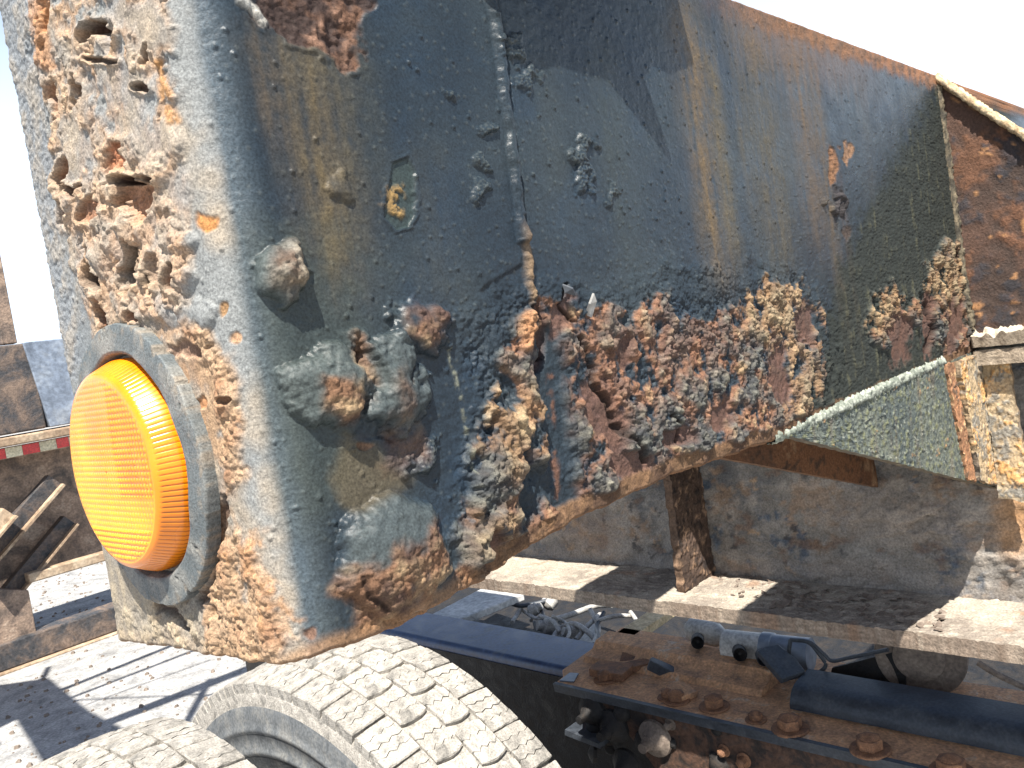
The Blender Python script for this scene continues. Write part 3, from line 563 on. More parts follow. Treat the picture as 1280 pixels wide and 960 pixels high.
def surf(base, spots, big=8.0, speck=60.0, rough=.75, crust=0.0, drip=0.0):
    """base colour broken up by patches: spots = [(colour, threshold, softness, frequency)]"""
    def fn(a, b, P, seed):
        on = np.ones(len(a)); nm = fbm(a*speck, b*speck, 4, seed+1); nb = fbm(a*big, b*big, 4, seed+2)
        cc = mix(C(*base[0])*on[:, None], C(*base[1])*on[:, None], sstep(-.4, .4, nb+.4*nm)); hh = .5*nm+.6*nb
        rr = np.full(len(a), rough)
        for k, (c, th, so_, fr) in enumerate(spots):
            m = sstep(th-so_*.45, th+so_*.45, fbm(a*fr+k*7.7, b*fr-k*3.1, 5, seed+10+k, .6)+.45*nm)*.85; cc = mix(cc, C(*c)*(on*(1+.25*nm))[:, None], m); hh = hh+.5*m
        if crust:
            f1, f2, ci = worley(a*speck*.9+.4*nm, b*speck*.9, seed+30); ed = np.clip(f2-f1, 0, .25)*4; hh = hh+crust*(ed-1)+crust*.8*(ci-.5); cc = cc*(0.72+.35*ed)[:, None]*(0.85+.3*ci)[:, None]
        if drip:
            dv = fbm(a*40, b*5, 4, seed+40); cc = mix(cc, C(150, 112, 74)*on[:, None], drip*sstep(.1, .5, dv))
        return hh, cc, rr
    return fn

# upper gusset: stands on the rail flange and closes against the girder's side
gus = crusty_plate('gusset_plate', (1.145, .306, -.100), (1.145, .06, -.100), (1.145, .060, -.02), (1.145, .306, .222), .012, 70, 90, girder,
                   surf([(62, 50, 44), (80, 60, 50)], [((98, 68, 50), .1, .25, 12), ((44, 44, 48), .25, .2, 16), ((150, 110, 74), .5, .1, 40)], 10, 70, .85), .0015, 70, .0015)
part(gus, 'dark brown triangular gusset at the girder\'s far end')
mb = np.array([(1.138, .304, .226), (1.138, .262, .178), (1.138, .216, .128), (1.138, .15, .06), (1.138, .06, -.018)])
def bead(name, pts, r, parent, c0, c1, seed, lump_=.35, nseg=60, n=14):
    P = np.array(smooth_path(pts, nseg//max(1, len(pts)-1))); V = []; N = len(P)
    arc = np.concatenate([[0], np.cumsum(np.linalg.norm(np.diff(P, axis=0), axis=1))])
    for i, p in enumerate(P):
        t = P[min(i+1, N-1)]-P[max(i-1, 0)]; t /= np.linalg.norm(t); u = np.cross(t, [.2, .3, .9]); u /= np.linalg.norm(u); v = np.cross(t, u)
        for k in range(n):
            a = 2*math.pi*k/n; V.append((p, u*math.cos(a)+v*math.sin(a), arc[i], a))
    A = np.array([q[2] for q in V]); B_ = np.array([q[3] for q in V])
    nz = fbm(A*180, np.cos(B_)*2+np.sin(B_)*1.3, 3, seed); rp_ = .25*fbm(A*420, np.cos(B_)*3, 3, seed+7)
    VV = np.array([q[0] for q in V])+np.array([q[1] for q in V])*(r*(1+lump_*nz+rp_))[:, None]
    ix = np.arange(N*n).reshape(N, n); q = np.stack([ix[:-1].ravel(), np.roll(ix[:-1], -1, 1).ravel(), np.roll(ix[1:], -1, 1).ravel(), ix[1:].ravel()], 1)
    cc = mix(C(*c0)*np.ones(len(A))[:, None], C(*c1)*np.ones(len(A))[:, None], sstep(-.3, .4, fbm(A*70, B_, 4, seed+3)))
    return mesh_obj(name, VV, q, M['crust'], parent, True, tuple(parent['_o']), cc, np.full(len(A), .85))
part(bead('gusset_edge', mb, .0048, girder, (150, 128, 98), (196, 178, 146), 80, .4, 120), 'pale crusted sloping edge of the gusset')
bead('weld_bead', [(1.140, .304, .215), (1.142, .303, .10), (1.142, .302, -.02), (1.142, .300, -.085)], .005, girder, (58, 54, 46), (104, 94, 76), 81, .6, 120)
# haunch: a tapering plate that continues the girder's two webs down to the rail
def hz(x): return -.1125-.323*(x-.617)
hs = surf([(92, 97, 88), (70, 78, 76)], [((104, 106, 78), .2, .3, 90), ((54, 62, 64), .2, .2, 130), ((124, 126, 116), .45, .2, 200), ((150, 116, 80), .62, .12, 30)], 12, 260, .85, 0, .12)
hp = crusty_plate('haunch_plate', (.617, Y0-.001, -.1135), (1.186, Y0-.001, hz(1.186)), (1.186, Y0-.001, -.112), (.618, Y0-.001, -.112), .010, 240, 70, girder, hs, .0012, 90, .0008)
part(hp, 'green-grey wedge plate under the girder')
hp2 = crusty_plate('haunch_plate', (.617, .455, -.1135), (1.188, .455, hz(1.188)), (1.188, .455, -.112), (.618, .455, -.112), .010, 90, 30, girder,
                   surf([(112, 78, 54), (94, 66, 48)], [((62, 48, 40), .3, .15, 60), ((140, 112, 86), .4, .15, 14)], 8, 120, .85), .0008, 95, .0006)
part(hp2, 'orange-brown inner wedge plate seen below the girder')
bead('weld_bead', [(.600, .3075, -.1120), (.72, .3045, -.1105), (.86, .3045, -.109), (1.03, .3060, -.1085)], .0052, girder, (104, 110, 100), (150, 154, 142), 85, .55, 420, 18)
tanfn = surf([(150, 134, 110), (168, 146, 114)], [((116, 114, 108), .15, .25, 40), ((186, 142, 88), .3, .15, 22), ((92, 78, 66), .5, .15, 60)], 14, 150, .88, .35)
sp1 = crusty_plate('rust_scale', (1.090, Y0-.0075, hz(1.090)+.002), (1.184, Y0-.0075, hz(1.184)+.002), (1.150, Y0-.0075, -.116), (1.062, Y0-.0075, -.116), .006, 60, 110, girder, tanfn, .0016, 99, .0026)
part(sp1, 'tan rusted strip at the end of the wedge plate')
sp2 = crusty_plate('rust_scale', (1.052, Y0-.0045, hz(1.052)+.001), (1.082, Y0-.0045, hz(1.082)+.001), (1.052, Y0-.0045, -.114), (1.024, Y0-.0045, -.114), .004, 24, 90, girder,
                   surf([(156, 112, 80), (134, 98, 72)], [((184, 152, 112), .3, .2, 40), ((84, 72, 62), .4, .15, 50)], 12, 140, .9, .4), .0014, 103, .0022)
sp3 = crusty_plate('stiffener', (1.152, .2950, -.300), (1.152, .258, -.306), (1.152, .266, -.131), (1.152, .2950, -.131), .008, 26, 90, girder, tanfn, .0018, 108, .0016)
part(sp3, 'tan crusted return plate at the right end of the wedge')
# unseen torn plate on the girder's top, outlined to cast the side face's shadow
dsh = [(.356, .147), (.378, .143), (.40, .148), (.42, .146), (.446, .145), (.507, .095), (.486, .150), (.50, .161), (.52, .157), (.555, .168)]
dp = [(.305, -.05)]+[(x-.45/.40*(.2295-z)/2.5, (.2295-z)/2.5) for x, z in dsh]+[(.537, .006), (.55, -.05)]
MB().prism([(x, Y0-hh_, ZT+.0035) for x, hh_ in dp], (0, 0, .005)).build('shadow_plate', M['bg_rust'], girder)
MB().prism([(.68, .312, .10), (.76, .312, .10), (.76, .545, .10), (.955, .555, .10), (.955, .705, .10), (.68, .705, .10)], (0, 0, .010)).build('hidden_shade_plate', M['bg_rust'], girder)  # added plate, unseen behind the girder, shaped to shade the flange
# lifted shards of paint and scale
def flake(pts, thick, mat, bend=.0):
    P = [np.array(p, float) for p in pts]; n = np.cross(P[1]-P[0], P[2]-P[0]); n /= np.linalg.norm(n)
    return MB().prism(P, n*thick).build('paint_flake', M[mat], girder)
def at_side(px, py, out=0.0): return onY(px, py, Y0-out)
flake([at_side(733, 394, .000), at_side(738, 380, .006), at_side(743, 367, .009), at_side(746, 377, .008), at_side(740, 397, .002)], .0012, 'white_plastic')
flake([at_side(703, 356, .003), at_side(716, 361, .007), at_side(720, 370, .006), at_side(706, 366, .003)], .001, 'dark_steel')
for k in range(0):                                                # loose scale standing off the crumbling band
    px, py = random.uniform(640, 1020), random.uniform(400, 600)
    if py > 835-.49*px+ 160+ 60: continue
    q = at_side(px, py, random.uniform(.001, .004)); s_ = random.uniform(.0012, .0036)
    a = np.array([random.gauss(0, 1), random.gauss(0, .5), random.gauss(0, 1)])*s_; b = np.array([random.gauss(0, 1), random.gauss(0, .6), random.gauss(0, 1)])*s_
    if np.linalg.norm(np.cross(a, b)) < 1e-7: continue
    flake([q-a, q-b*.8, q+a*.9, q+b], .0006, random.choice(['bolt', 'pale_wood', 'grey_brown', 'orange_rust']))

# ------------------------------------------------------------------ amber side marker lamp
LC_ = np.array([.1650, .4160, -.0357]); GC_ = np.array([.1672, .4125, -.0357]); LAX = np.array([-1, -.0200, .0035]); LAX /= np.linalg.norm(LAX)
lamp = thing('marker_light', 'round amber side marker lamp in a grey rubber gasket on the rusty end face', 'lamp', tuple(LC_+np.array([0, 0, -.068])))
def revolve(prof, n, c, ax, rad_noise=0.0, seed=0, fn=None):
    ax = np.array(ax)/np.linalg.norm(ax); u = np.cross(ax, [0, 0, 1.0]); u /= np.linalg.norm(u); v = np.cross(ax, u)
    th = np.arange(n)*2*np.pi/n; V = []
    for i, (hh_, r) in enumerate(prof):
        wob = rad_noise*(gnoise(np.cos(th)*3+i*.05, np.sin(th)*3, seed)) if rad_noise else 0*th
        rr = (r+wob*(i < 4)) if fn is None else fn(i, th, r)
        V.append(c+ax*hh_+(rr*np.cos(th))[:, None]*u+(rr*np.sin(th))[:, None]*v)
    V = np.vstack(V); m = len(prof); ix = np.arange(m*n).reshape(m, n)
    q = np.stack([ix[:-1].ravel(), np.roll(ix[:-1], -1, 1).ravel(), np.roll(ix[1:], -1, 1).ravel(), ix[1:].ravel()], 1)
    return V, q[:, ::-1]
gp = np.array([(-.004, .0685), (.0022, .0690), (.0031, .0686), (.0035, .066), (.0042, .0590), (.0045, .0562), (.0038, .0550), (.001, .0542), (-.006, .0528)])
tq = np.linspace(0, len(gp)-1, 42); gpr = [(np.interp(t, range(len(gp)), gp[:, 0]), np.interp(t, range(len(gp)), gp[:, 1])) for t in tq]
V_, q_ = revolve(gpr, 520, GC_, (-1, 0, 0))
th_ = np.tile(np.arange(520)*2*np.pi/520, len(gpr)); rr_g = np.repeat([r for _, r in gpr], 520); ga, gb = rr_g*np.cos(th_), rr_g*np.sin(th_)
outer_ = sstep(.060, .068, rr_g); rad_ = (V_-GC_); rad_[:, 0] = 0; rad_ /= np.linalg.norm(rad_, axis=1)[:, None]
V_ += rad_*(outer_*(.0013*fbm(np.cos(th_)*3.5, np.sin(th_)*3.5, 4, 3)-.0016*(gnoise(np.cos(th_)*11, np.sin(th_)*11, 5) > .45)))[:, None]
f1, f2, ci = worley(ga*75+.5*fbm(ga*120, gb*120, 3, 6), gb*75+.5*fbm(ga*120, gb*120, 3, 7), 8); gm = fbm(ga*60, gb*60, 4, 9); crk = (1-sstep(.0, .035, f2-f1))*sstep(.1, .35, gm)*sstep(.0555, .058, rr_g)
V_ += np.array([-1, 0, 0])*(.0013*gnoise(np.cos(th_)*2.2, np.sin(th_)*2.2, 9)+.00035*gm+.0004*(ci-.5)*sstep(.0, .4, gm)-.0010*crk)[:, None]
gcol = mix(C(86, 92, 94)*np.ones((len(ga), 1)), C(116, 116, 112)*np.ones((len(ga), 1)), sstep(-.4, .5, gm)); gcol = mix(gcol, C(134, 120, 102)*np.ones((len(ga), 1)), .5*outer_*sstep(0, .5, fbm(ga*200, gb*200, 3, 12))); gcol = mix(gcol, C(46, 46, 46)*np.ones((len(ga), 1)), crk*.7)
gk = mesh_obj('gasket', V_, q_, M['girder'], lamp, True, tuple(lamp['_o']), gcol, np.full(len(ga), .68)); part(gk, 'cracked grey rubber gasket')
# lens: ribbed rim, rolled shoulder, shallow dome pressed with prism squares
NT = 720
def ribs(i, th, r): return r-0.00045*(i in (1, 2, 3, 4))*(np.abs(((th*120/(2*np.pi)) % 1)-.5) > .36)
prof = [(-.004, .0526), (.0002, .0522), (.0036, .0507), (.0068, .0491), (.0092, .0480), (.0104, .0472), (.0112, .0462), (.0117, .0448)]
V1, q1 = revolve(prof, NT, LC_, LAX, fn=ribs)
rings = np.linspace(.0448, .0005, 110); ax = LAX; u_ = np.cross(ax, [0, 0, 1.0]); u_ /= np.linalg.norm(u_); v_ = np.cross(ax, u_); NT2 = 360
tha = np.arange(NT2)*2*np.pi/NT2; RR, TT = np.meshgrid(rings, tha, indexing='ij'); RR = RR.ravel(); TT = TT.ravel()
A_ = RR*np.cos(TT); B_ = RR*np.sin(TT)
dome = .0117+.0016*(1-(RR/.0448)**2)
cell = .0027; fa = np.abs(((A_/cell) % 1)-.5)*2; fb = np.abs(((B_/cell) % 1)-.5)*2
sect = np.where(B_ > .028, 1.0, np.where((A_ < -.012) & (B_ < .012), .9, .42)); sect *= sstep(.0446, .043, RR)
dome = dome+sect*.0010*(1-np.maximum(fa, fb))
V2 = LC_+ax*dome[:, None]+A_[:, None]*u_+B_[:, None]*v_
ix = np.arange(len(RR)).reshape(len(rings), NT2); q2 = np.stack([ix[:-1].ravel(), np.roll(ix[:-1], -1, 1).ravel(), np.roll(ix[1:], -1, 1).ravel(), ix[1:].ravel()], 1)[:, ::-1]
AMB = np.array([.84, .23, .003]); AMB2 = np.array([.95, .37, .006]); ALN = np.array([.42, .09, .001])  # last tone: dark refraction lines of the grooves, painted into the lens
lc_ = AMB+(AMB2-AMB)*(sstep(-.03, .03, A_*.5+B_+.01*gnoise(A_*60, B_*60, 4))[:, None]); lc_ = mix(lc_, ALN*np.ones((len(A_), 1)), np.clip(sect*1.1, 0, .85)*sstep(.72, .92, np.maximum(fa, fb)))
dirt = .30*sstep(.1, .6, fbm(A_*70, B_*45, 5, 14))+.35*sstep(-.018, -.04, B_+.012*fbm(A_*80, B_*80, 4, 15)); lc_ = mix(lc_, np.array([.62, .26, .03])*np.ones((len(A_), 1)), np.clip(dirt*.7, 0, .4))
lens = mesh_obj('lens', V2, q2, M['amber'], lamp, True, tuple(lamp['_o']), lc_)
gt = np.tile(np.abs(((np.arange(NT)/NT*120) % 1)-.5) > .36, len(prof)); gi = np.repeat(np.isin(np.arange(len(prof)), (0, 1, 2, 3, 4)), NT); rc_ = np.where((gt & gi)[:, None], ALN*.8, AMB*.85+AMB2*.1)
rim_ = mesh_obj('rim_band', V1, q1, M['amber'], lens, True, tuple(lamp['_o']), rc_); rim_.location = (0, 0, 0)
part(lens, 'amber lens pressed with small prism squares'); part(rim_, 'finely ribbed amber rim of the lens')

# ------------------------------------------------------------------ the trailer's main rail (runs lengthways behind the girder)
rail = thing('trailer_rail', 'scaly blue-grey and brown steel I-beam crossing behind and below the girder', 'beam', (1.19, .8, -.47))
websurf0 = surf([(114, 108, 100), (90, 90, 90)], [((128, 106, 86), .22, .22, 7), ((62, 74, 86), .25, .14, 9), ((124, 118, 110), .2, .2, 6), ((140, 116, 90), .5, .1, 14), ((52, 50, 50), .48, .08, 22)], 6, 50, .85, .0)
def websurf(a, b, P, seed):
    hh, cc, rr = websurf0(a, b, P, seed); px, py = proj(P); on = np.ones(len(px))
    nm = fbm(a*40, b*40, 4, seed+60); f1, f2, ci = worley(a*38+.5*nm, b*55+.5*nm, seed+61)
    sc = sstep(1.0, .2, np.hypot((px-1090)/120, (py-640)/55))+sstep(1.0, .3, np.hypot((px-1180)/90, (py-660)/50))*.6+sstep(1.0, .3, np.hypot((px-1060)/90, (py-720)/30))
    nf = fbm(a*17, b*22, 5, seed+65, .6); lv_ = terrace(nf, 4, .08); hh = hh+3.2*lv_; cc = cc*(1+.55*(lv_-.05))[:, None]; cc = mix(cc, C(136, 128, 118)*on[:, None], .5*sstep(.1, .3, nf)); cc = mix(cc, C(104, 78, 60)*on[:, None], .55*sstep(-.25, -.45, nf))
    sc = np.clip(sc+.25*nm, 0, 1); hh = hh+sc*(3*(ci-.4)-1.5*(np.clip(f2-f1, 0, .12) < .05))
    cc = mix(cc, C(132, 120, 108)*(0.7+.5*ci)[:, None], sc*.7)
    cc = mix(cc, C(164, 122, 78)*on[:, None], .6*sstep(1.0, .3, np.hypot((px-1270)/40, (py-650)/70)))
    cc = mix(cc, C(120, 104, 92)*on[:, None], .55*sstep(1, .2, np.hypot((px-740)/60, (py-665)/40)))
    cc = mix(cc, C(128, 120, 112)*on[:, None], .6*sstep(-.40, -.45, P[:, 2]+.02*nm))
    return hh, cc, rr
crusty_plate('web', (1.19, 1.75, -.452), (1.19, -.5, -.452), (1.19, -.5, -.112), (1.19, 1.75, -.112), .014, 520, 130, rail, websurf, .0020, 120, .0)
def mudfn(a, b, P, seed):
    on = np.ones(len(a)); nm = fbm(a*60, b*60, 4, seed); nb = fbm(a*9, b*9, 4, seed+1)
    f1, f2, ci = worley(a*55+.6*nm, b*75+.6*nm, seed+2); ed = sstep(.0, .10, f2-f1)
    cc = mix(C(152, 143, 130)*on[:, None], C(126, 117, 107)*on[:, None], sstep(-.3, .4, nb)); cc = mix(cc, C(172, 163, 148)*on[:, None], sstep(0, .5, nm)*.6)
    cc = mix(cc, C(140, 104, 78)*on[:, None], sstep(.35, .6, fbm(a*16, b*16, 3, seed+5))*.5)
    cc = mix(cc, C(104, 92, 82)*on[:, None], (1-ed)*.7*sstep(-.3, .2, nb)); return .6*nm+.7*nb+.9*ed+.5*(ci-.5), cc, np.full(len(a), .92)
crusty_plate('bottom_flange', (1.050, 1.75, -.450), (1.050, -.5, -.450), (1.190, -.5, -.449), (1.190, 1.75, -.449), .020, 700, 60, rail, mudfn, .0022, 140, .0009)
crusty_plate('top_flange', (1.035, 1.75, -.118), (1.035, .312, -.118), (1.34, .312, -.117), (1.34, 1.75, -.117), .018, 60, 12, rail, mudfn, .002, 150, .001)
def crustfn(a, b, P, s_):
    r = mudfn(a, b, P, s_); f1, f2, ci = worley(a*120, b*120, s_+77); n5 = fbm(a*45, b*45, 5, 7)
    return r[0]*.8+1.6*n5+.9*(.6-f1)+.6*terrace(n5, 3, .15), mix(r[1], C(186, 176, 156)*np.ones(len(a))[:, None], .55), r[2]
tf = crusty_plate('top_flange', (1.128, .2985, -.094), (1.128, -.5, -.094), (1.34, -.5, -.040), (1.34, .2985, -.040), .013, 320, 90, rail, crustfn, .0045, 160, .0014)
crusty_plate('top_flange', (1.134, .2985, -.1115), (1.134, -.5, -.1115), (1.34, -.5, -.111), (1.34, .2985, -.111), .018, 320, 12, rail, crustfn, .0006, 164, .0014)
part(tf, 'pale mud-crusted ledge at the foot of the gusset')
MB().box((1.204, -.5, -.47), (1.33, 1.75, -.4505)).build('bottom_flange', M['grey_brown'], rail)
def stfn(a, b, P, s):
    r = surf([(84, 68, 58), (62, 50, 44)], [((140, 114, 92), .3, .25, 40), ((46, 40, 38), .3, .15, 30)], 10, 120, .9, .6)(a, b, P, s); return r
def stiff(y, s):
    crusty_plate('stiffener', (1.092, y, -.449), (1.187, y, -.449), (1.187, y, -.137), (1.100, y, -.137), .014, 40, 110, rail, stfn, .002, 170+s, .0035)
stiff(.738, 0); stiff(1.42, 5)
# curled scale lifting off the flange and the web: one object per flake
frg = random.Random(3)
for k in range(130):
    px = frg.uniform(900, 1180); py = 742+.14*(px-930)+frg.uniform(-22, 12)
    q = onZ(px, py, -.447); s_ = frg.uniform(.003, .008)
    if q[0] < 1.06 or q[0] > 1.185: continue
    th0 = frg.uniform(0, 6.3); up = np.array([frg.gauss(0, .3), frg.gauss(0, .3), 1]); c, d = math.cos(th0), math.sin(th0); t = frg.uniform(.1, .6)
    A = np.array([c, d, t])*s_; B_ = np.array([-d, c, frg.uniform(-.2, .3)])*s_*frg.uniform(.4, .9)
    MB().prism([q-A-B_*.7, q+A*.2-B_, q+A*.9+B_*.1, q+A*.3+B_, q-A*.8+B_*.6], up/np.linalg.norm(up)*.0012).build('rust_flake', M['grey_brown'], rail)
# ------------------------------------------------------------------ the truck under the trailer
ZF = -.72
def F3(px, py, z=ZF): return onZ(px, py, z)
truck = thing('truck', 'dark blue truck with dust-caked twin tyres and rusty bolted chassis, under the girder', 'truck', (1.3, 1.0, -H))
def extrude_y(name, prof, y0, y1, mat, parent, smooth=True, n=1):
    ys = np.linspace(y0, y1, n+1); k = len(prof); V = [(x, y, z) for y in ys for (x, z) in prof]
    Fc = [(i*k+j, i*k+(j+1) % k, (i+1)*k+(j+1) % k, (i+1)*k+j) for i in range(n) for j in range(k)]+[tuple(range(k))[::-1], tuple(range(n*k, n*k+k))]
    o = mesh_obj(name, V, Fc, M[mat], parent, smooth, tuple(parent['_o']))
    if smooth: o.data.set_sharp_from_angle(angle=math.radians(35))
    return o
xo = F3(610, 812)[0]; xi = F3(650, 787)[0]
def chan(xa, xb, zt, zb_, t, r=.014):
    """C-channel profile, web on the outer (xa) side, bent corners"""
    p = [(xb, zt)]; p += [(xa+r-r*math.sin(a), zt-r+r*math.cos(a)) for a in np.linspace(0, math.pi/2, 7)]
    p += [(xa+r-r*math.cos(a), zb_+r-r*math.sin(a)) for a in np.linspace(0, math.pi/2, 5)]+[(xb, zb_), (xb, zb_+t), (xa+t, zb_+t), (xa+t, zt-t), (xb, zt-t)]
    return p
yA = F3(694, 850)[1]
extrude_y('rail_web_shade', [(xo-.0145, ZF-.02), (xo-.0125, ZF-.02), (xo-.0125, ZF-.25), (xo-.0145, ZF-.25)], F3(740, 845)[1]-.9, 2.6, 'grime_and_shade', truck)  # thin dark sheet over the painted web, shade put into its colour
part(extrude_y('frame_rail', chan(xo-.012, xi, ZF, ZF-.27, .009), F3(740, 845)[1]-.9, 2.6, 'blue_paint', truck), 'glossy dark blue channel rail')
# rusty angle bolted over the rail
xe = F3(694, 862)[0]; xr = F3(986, 876)[0]; y1p = F3(694, 862)[1]; y1q = F3(735, 836)[1]
pl = MB().prism([(xe, y1p, ZF+.012), (xe+.035, y1p+.006, ZF+.012), (xe+.06, y1q+.03, ZF+.012), (xr+.16, y1q+.05, ZF+.012), (xr+.16, .05, ZF+.012), (xe, .05, ZF+.012)], (0, 0, -.012)).build('angle_plate', M['orange_rust'], truck, bevel=.002)
part(pl, 'rusty orange plate with bolts')
extrude_y('angle_edge', [(xe-.003, ZF+.0135), (xe+.006, ZF+.0140), (xe+.006, ZF-.003), (xe-.001, ZF-.004)], .05, y1p+.001, 'dark_steel', pl)
MB().prism([(xe+.012, y1p-.004, ZF+.0125), (xe+.05, y1p, ZF+.0125), (xe+.055, y1p-.02, ZF+.0125), (xe+.02, y1p-.035, ZF+.0125)], (0, 0, .0025)).build('paint_patch', M['bg_grey'], pl)
ridge_x = F3(905, 862)[0]
extrude_y('angle_ridge', [(xr-.03, ZF+.012), (xr-.022, ZF+.022), (xr-.008, ZF+.024), (xr+.006, ZF+.026), (xr+.022, ZF+.040), (xr+.07, ZF+.042), (xr+.08, ZF+.012)], F3(985, 850)[1], F3(775, 805)[1], 'orange_rust', pl)
def hexbolt(c, r, hh_, ax, mat, parent, washer=True):
    b = MB(); ax = np.array(ax, float)
    if washer: b.lathe(c, ax, [(0, r*1.55), (r*.22, r*1.5)], 18)
    th0 = random.uniform(0, 1); t = np.array([1.0, 0, 0]) if abs(ax[0]) < .9 else np.array([0, 0, 1.0]); u = np.cross(ax, t); u /= np.linalg.norm(u); v = np.cross(ax, u)
    hx = [np.array(c)+ax*(r*.22)+r*(math.cos(th0+k*math.pi/3)*u+math.sin(th0+k*math.pi/3)*v) for k in range(6)]
    b.prism(hx, ax*hh_); b.lathe(np.array(c)+ax*(r*.22+hh_), ax, [(0, r*.8), (r*.12, r*.62), (r*.3, r*.2)], 12)
    return b.build('bolt', M[mat], parent, smooth=True, bevel=r*.08)
for (px, py, r) in [(846, 872, .016), (893, 880, .018), (988, 908, .020), (1088, 934, .020), (1190, 962, .020), (757, 846, .016), (835, 868, .013), (945, 896, .012)]:
    hexbolt(F3(px, py+4, ZF+.012), r, r*.8, (0, 0, 1), 'bolt', pl)
# torn holding lugs on the plate
def slab(name, px, py, w, l, t, yaw, tilt, mat, parent, z=None):
    c = F3(px, py, ZF+.014 if z is None else z); d = np.array([math.cos(yaw), math.sin(yaw), tilt]); d /= np.linalg.norm(d); e = np.cross([0, 0, 1.0], d); e /= np.linalg.norm(e); n = np.cross(d, e)
    return MB().prism([c-d*l/2-e*w/2, c-d*l*.1-e*w*.55, c+d*l/2-e*w*.4, c+d*l*.55+e*w*.1, c+d*l/2+e*w/2, c-d*l/2+e*w/2], n*t).build(name, M[mat], parent, bevel=.0015)
slab('lug', 825, 842, .02, .05, .022, 1.9, .5, 'dark_steel', pl); slab('lug', 787, 826, .03, .04, .014, .4, .2, 'bolt', pl); slab('lug', 765, 843, .05, .075, .016, 1.7, .05, 'bolt', pl)
slab('lug', 852, 868, .035, .05, .012, 1.2, .1, 'orange_rust', pl); slab('lug', 800, 835, .07, .03, .012, .9, .0, 'bolt', pl)
part(MB().lathe(F3(800, 826, ZF+.014), (0, 0, 1), [(0, .026), (.008, .027), (.010, .022), (.004, .018), (.004, .001)], 24).build('rust_cup', M['bolt'], pl, smooth=True), 'broken round boss')
# hanging side plate with nuts and grimy fittings under the angle
sp = MB().prism([(xe+.01, y1p-.10, ZF-.002), (xe+.01, .05, ZF-.002), (xe+.01, .05, ZF-.25), (xe+.01, y1p-.32, ZF-.25), (xe+.01, y1p-.20, ZF-.10)], (.010, 0, 0)).build('side_plate', M['shaded_rust'], truck)
for (px, py, r, ml) in [(820, 922, .026, 'grey_brown'), (742, 888, .024, 'grime_and_shade'), (768, 908, .026, 'grime_and_shade'), (785, 955, .024, 'grime_and_shade'), (905, 938, .012, 'bolt'), (838, 905, .012, 'grey_brown'), (930, 950, .014, 'bolt')]:
    c = onX(px, py, xe+.008); hexbolt(c, r*.62, r*.9, (-1, 0, 0), ml, sp)
    if r > .02: MB().lathe(c+np.array([-.001, 0, 0]), (-1, 0, 0), [(0, r*1.35), (.006, r*1.3), (.012, r*.9), (.03, r*.36), (.045, r*.34)], 18).build('stud', M[ml], sp, smooth=True)
gr = random.Random(11)
for k in range(14):                                                 # lumps of caked grime below the angle
    px, py = gr.uniform(730, 900), gr.uniform(885, 955); c = onX(px, py, xe+.012); b = MB(); r = gr.uniform(.010, .022)
    b.lathe(c, (-1, gr.gauss(0, .4), gr.gauss(0, .4)), [(0, r), (r*.4, r*gr.uniform(.8, 1.1)), (r*.7, r*.6), (r*.9, r*.15)], 8); b.build('grime_lump', M['grime_and_shade'], sp, smooth=True)
MB().prism([onX(706, 912, xe-.03), onX(748, 930, xe-.03), onX(750, 936, xe-.03), onX(706, 919, xe-.03)], (.05, 0, 0)).build('bracket_arm', M['dark_steel'], truck)
# dark channel and the things behind it
ch0 = F3(986, 876, ZF+.03); ch_y0 = F3(984, 862, ZF+.05)[1]
part(extrude_y('side_channel', [(ch0[0], ZF+.016), (ch0[0]+.001, ZF+.024), (ch0[0]+.004, ZF+.031), (ch0[0]+.009, ZF+.038), (ch0[0]+.016, ZF+.044), (ch0[0]+.025, ZF+.048), (ch0[0]+.036, ZF+.050), (ch0[0]+.085, ZF+.052), (ch0[0]+.085, ZF+.042), (ch0[0]+.03, ZF+.036), (ch0[0]+.014, ZF+.016)], -.2, ch_y0, 'dark_steel', truck), 'rounded dark grey channel lying on the plate')
# added dark floor, shade put into its colour, so that the gap closes
MB().box((xi+.012, -.6, ZF-.14), (xi+1.3, 2.6, ZF-.125)).build('shade_floor', M['grime_and_shade'], truck)
xin = ch0[0]+.10
br = smooth_path([onX(990, 800, xin), onX(1012, 803, xin), onX(1030, 818, xin), onX(1040, 826, xin), onX(1062, 822, xin), onX(1110, 812, xin)], 8)
MB().tube(br, .0035, 8).build('bracket_arm', M['dark_steel'], truck, smooth=True)
lp = [onX(p[0], p[1], xin) for p in [(988, 800), (1010, 803), (1024, 818), (1032, 832), (1020, 842), (1000, 846), (990, 842), (986, 822), (988, 800)]]
MB().tube(smooth_path(lp, 6), .0035, 8).build('bracket_loop', M['dark_steel'], truck, smooth=True)
MB().prism([onX(1040, 835, xin+.03), onX(1130, 812, xin+.03), onX(1135, 900, xin+.03), onX(1030, 880, xin+.03)], (.006, 0, 0)).build('bracket_web', M['grime_and_shade'], truck)
dc = onX(1150, 818, xin+.05); rd = np.linalg.norm(onX(1150, 868, xin+.05)-dc)
dr = MB().lathe(dc, (-1, -.25, .1), [(-.06, rd), (0, rd), (.006, rd*.97), (.008, rd*.6)], 48).build('brake_drum', M['grey_brown'], truck, smooth=True); part(dr, 'grey-brown round drum above the dark channel')
MB().lathe(dc+np.array([-.006, 0, 0]), (-1, -.25, .1), [(0, rd*.58), (.010, rd*.55), (.013, rd*.4), (.012, rd*.1)], 40).build('hub', M['grey_brown'], dr, smooth=True)
MB().tube(smooth_path([onX(1222, 828, xin), onX(1250, 845, xin), onX(1300, 868, xin)], 6), .005, 8).build('brake_pipe', M['grey_brown'], truck, smooth=True)
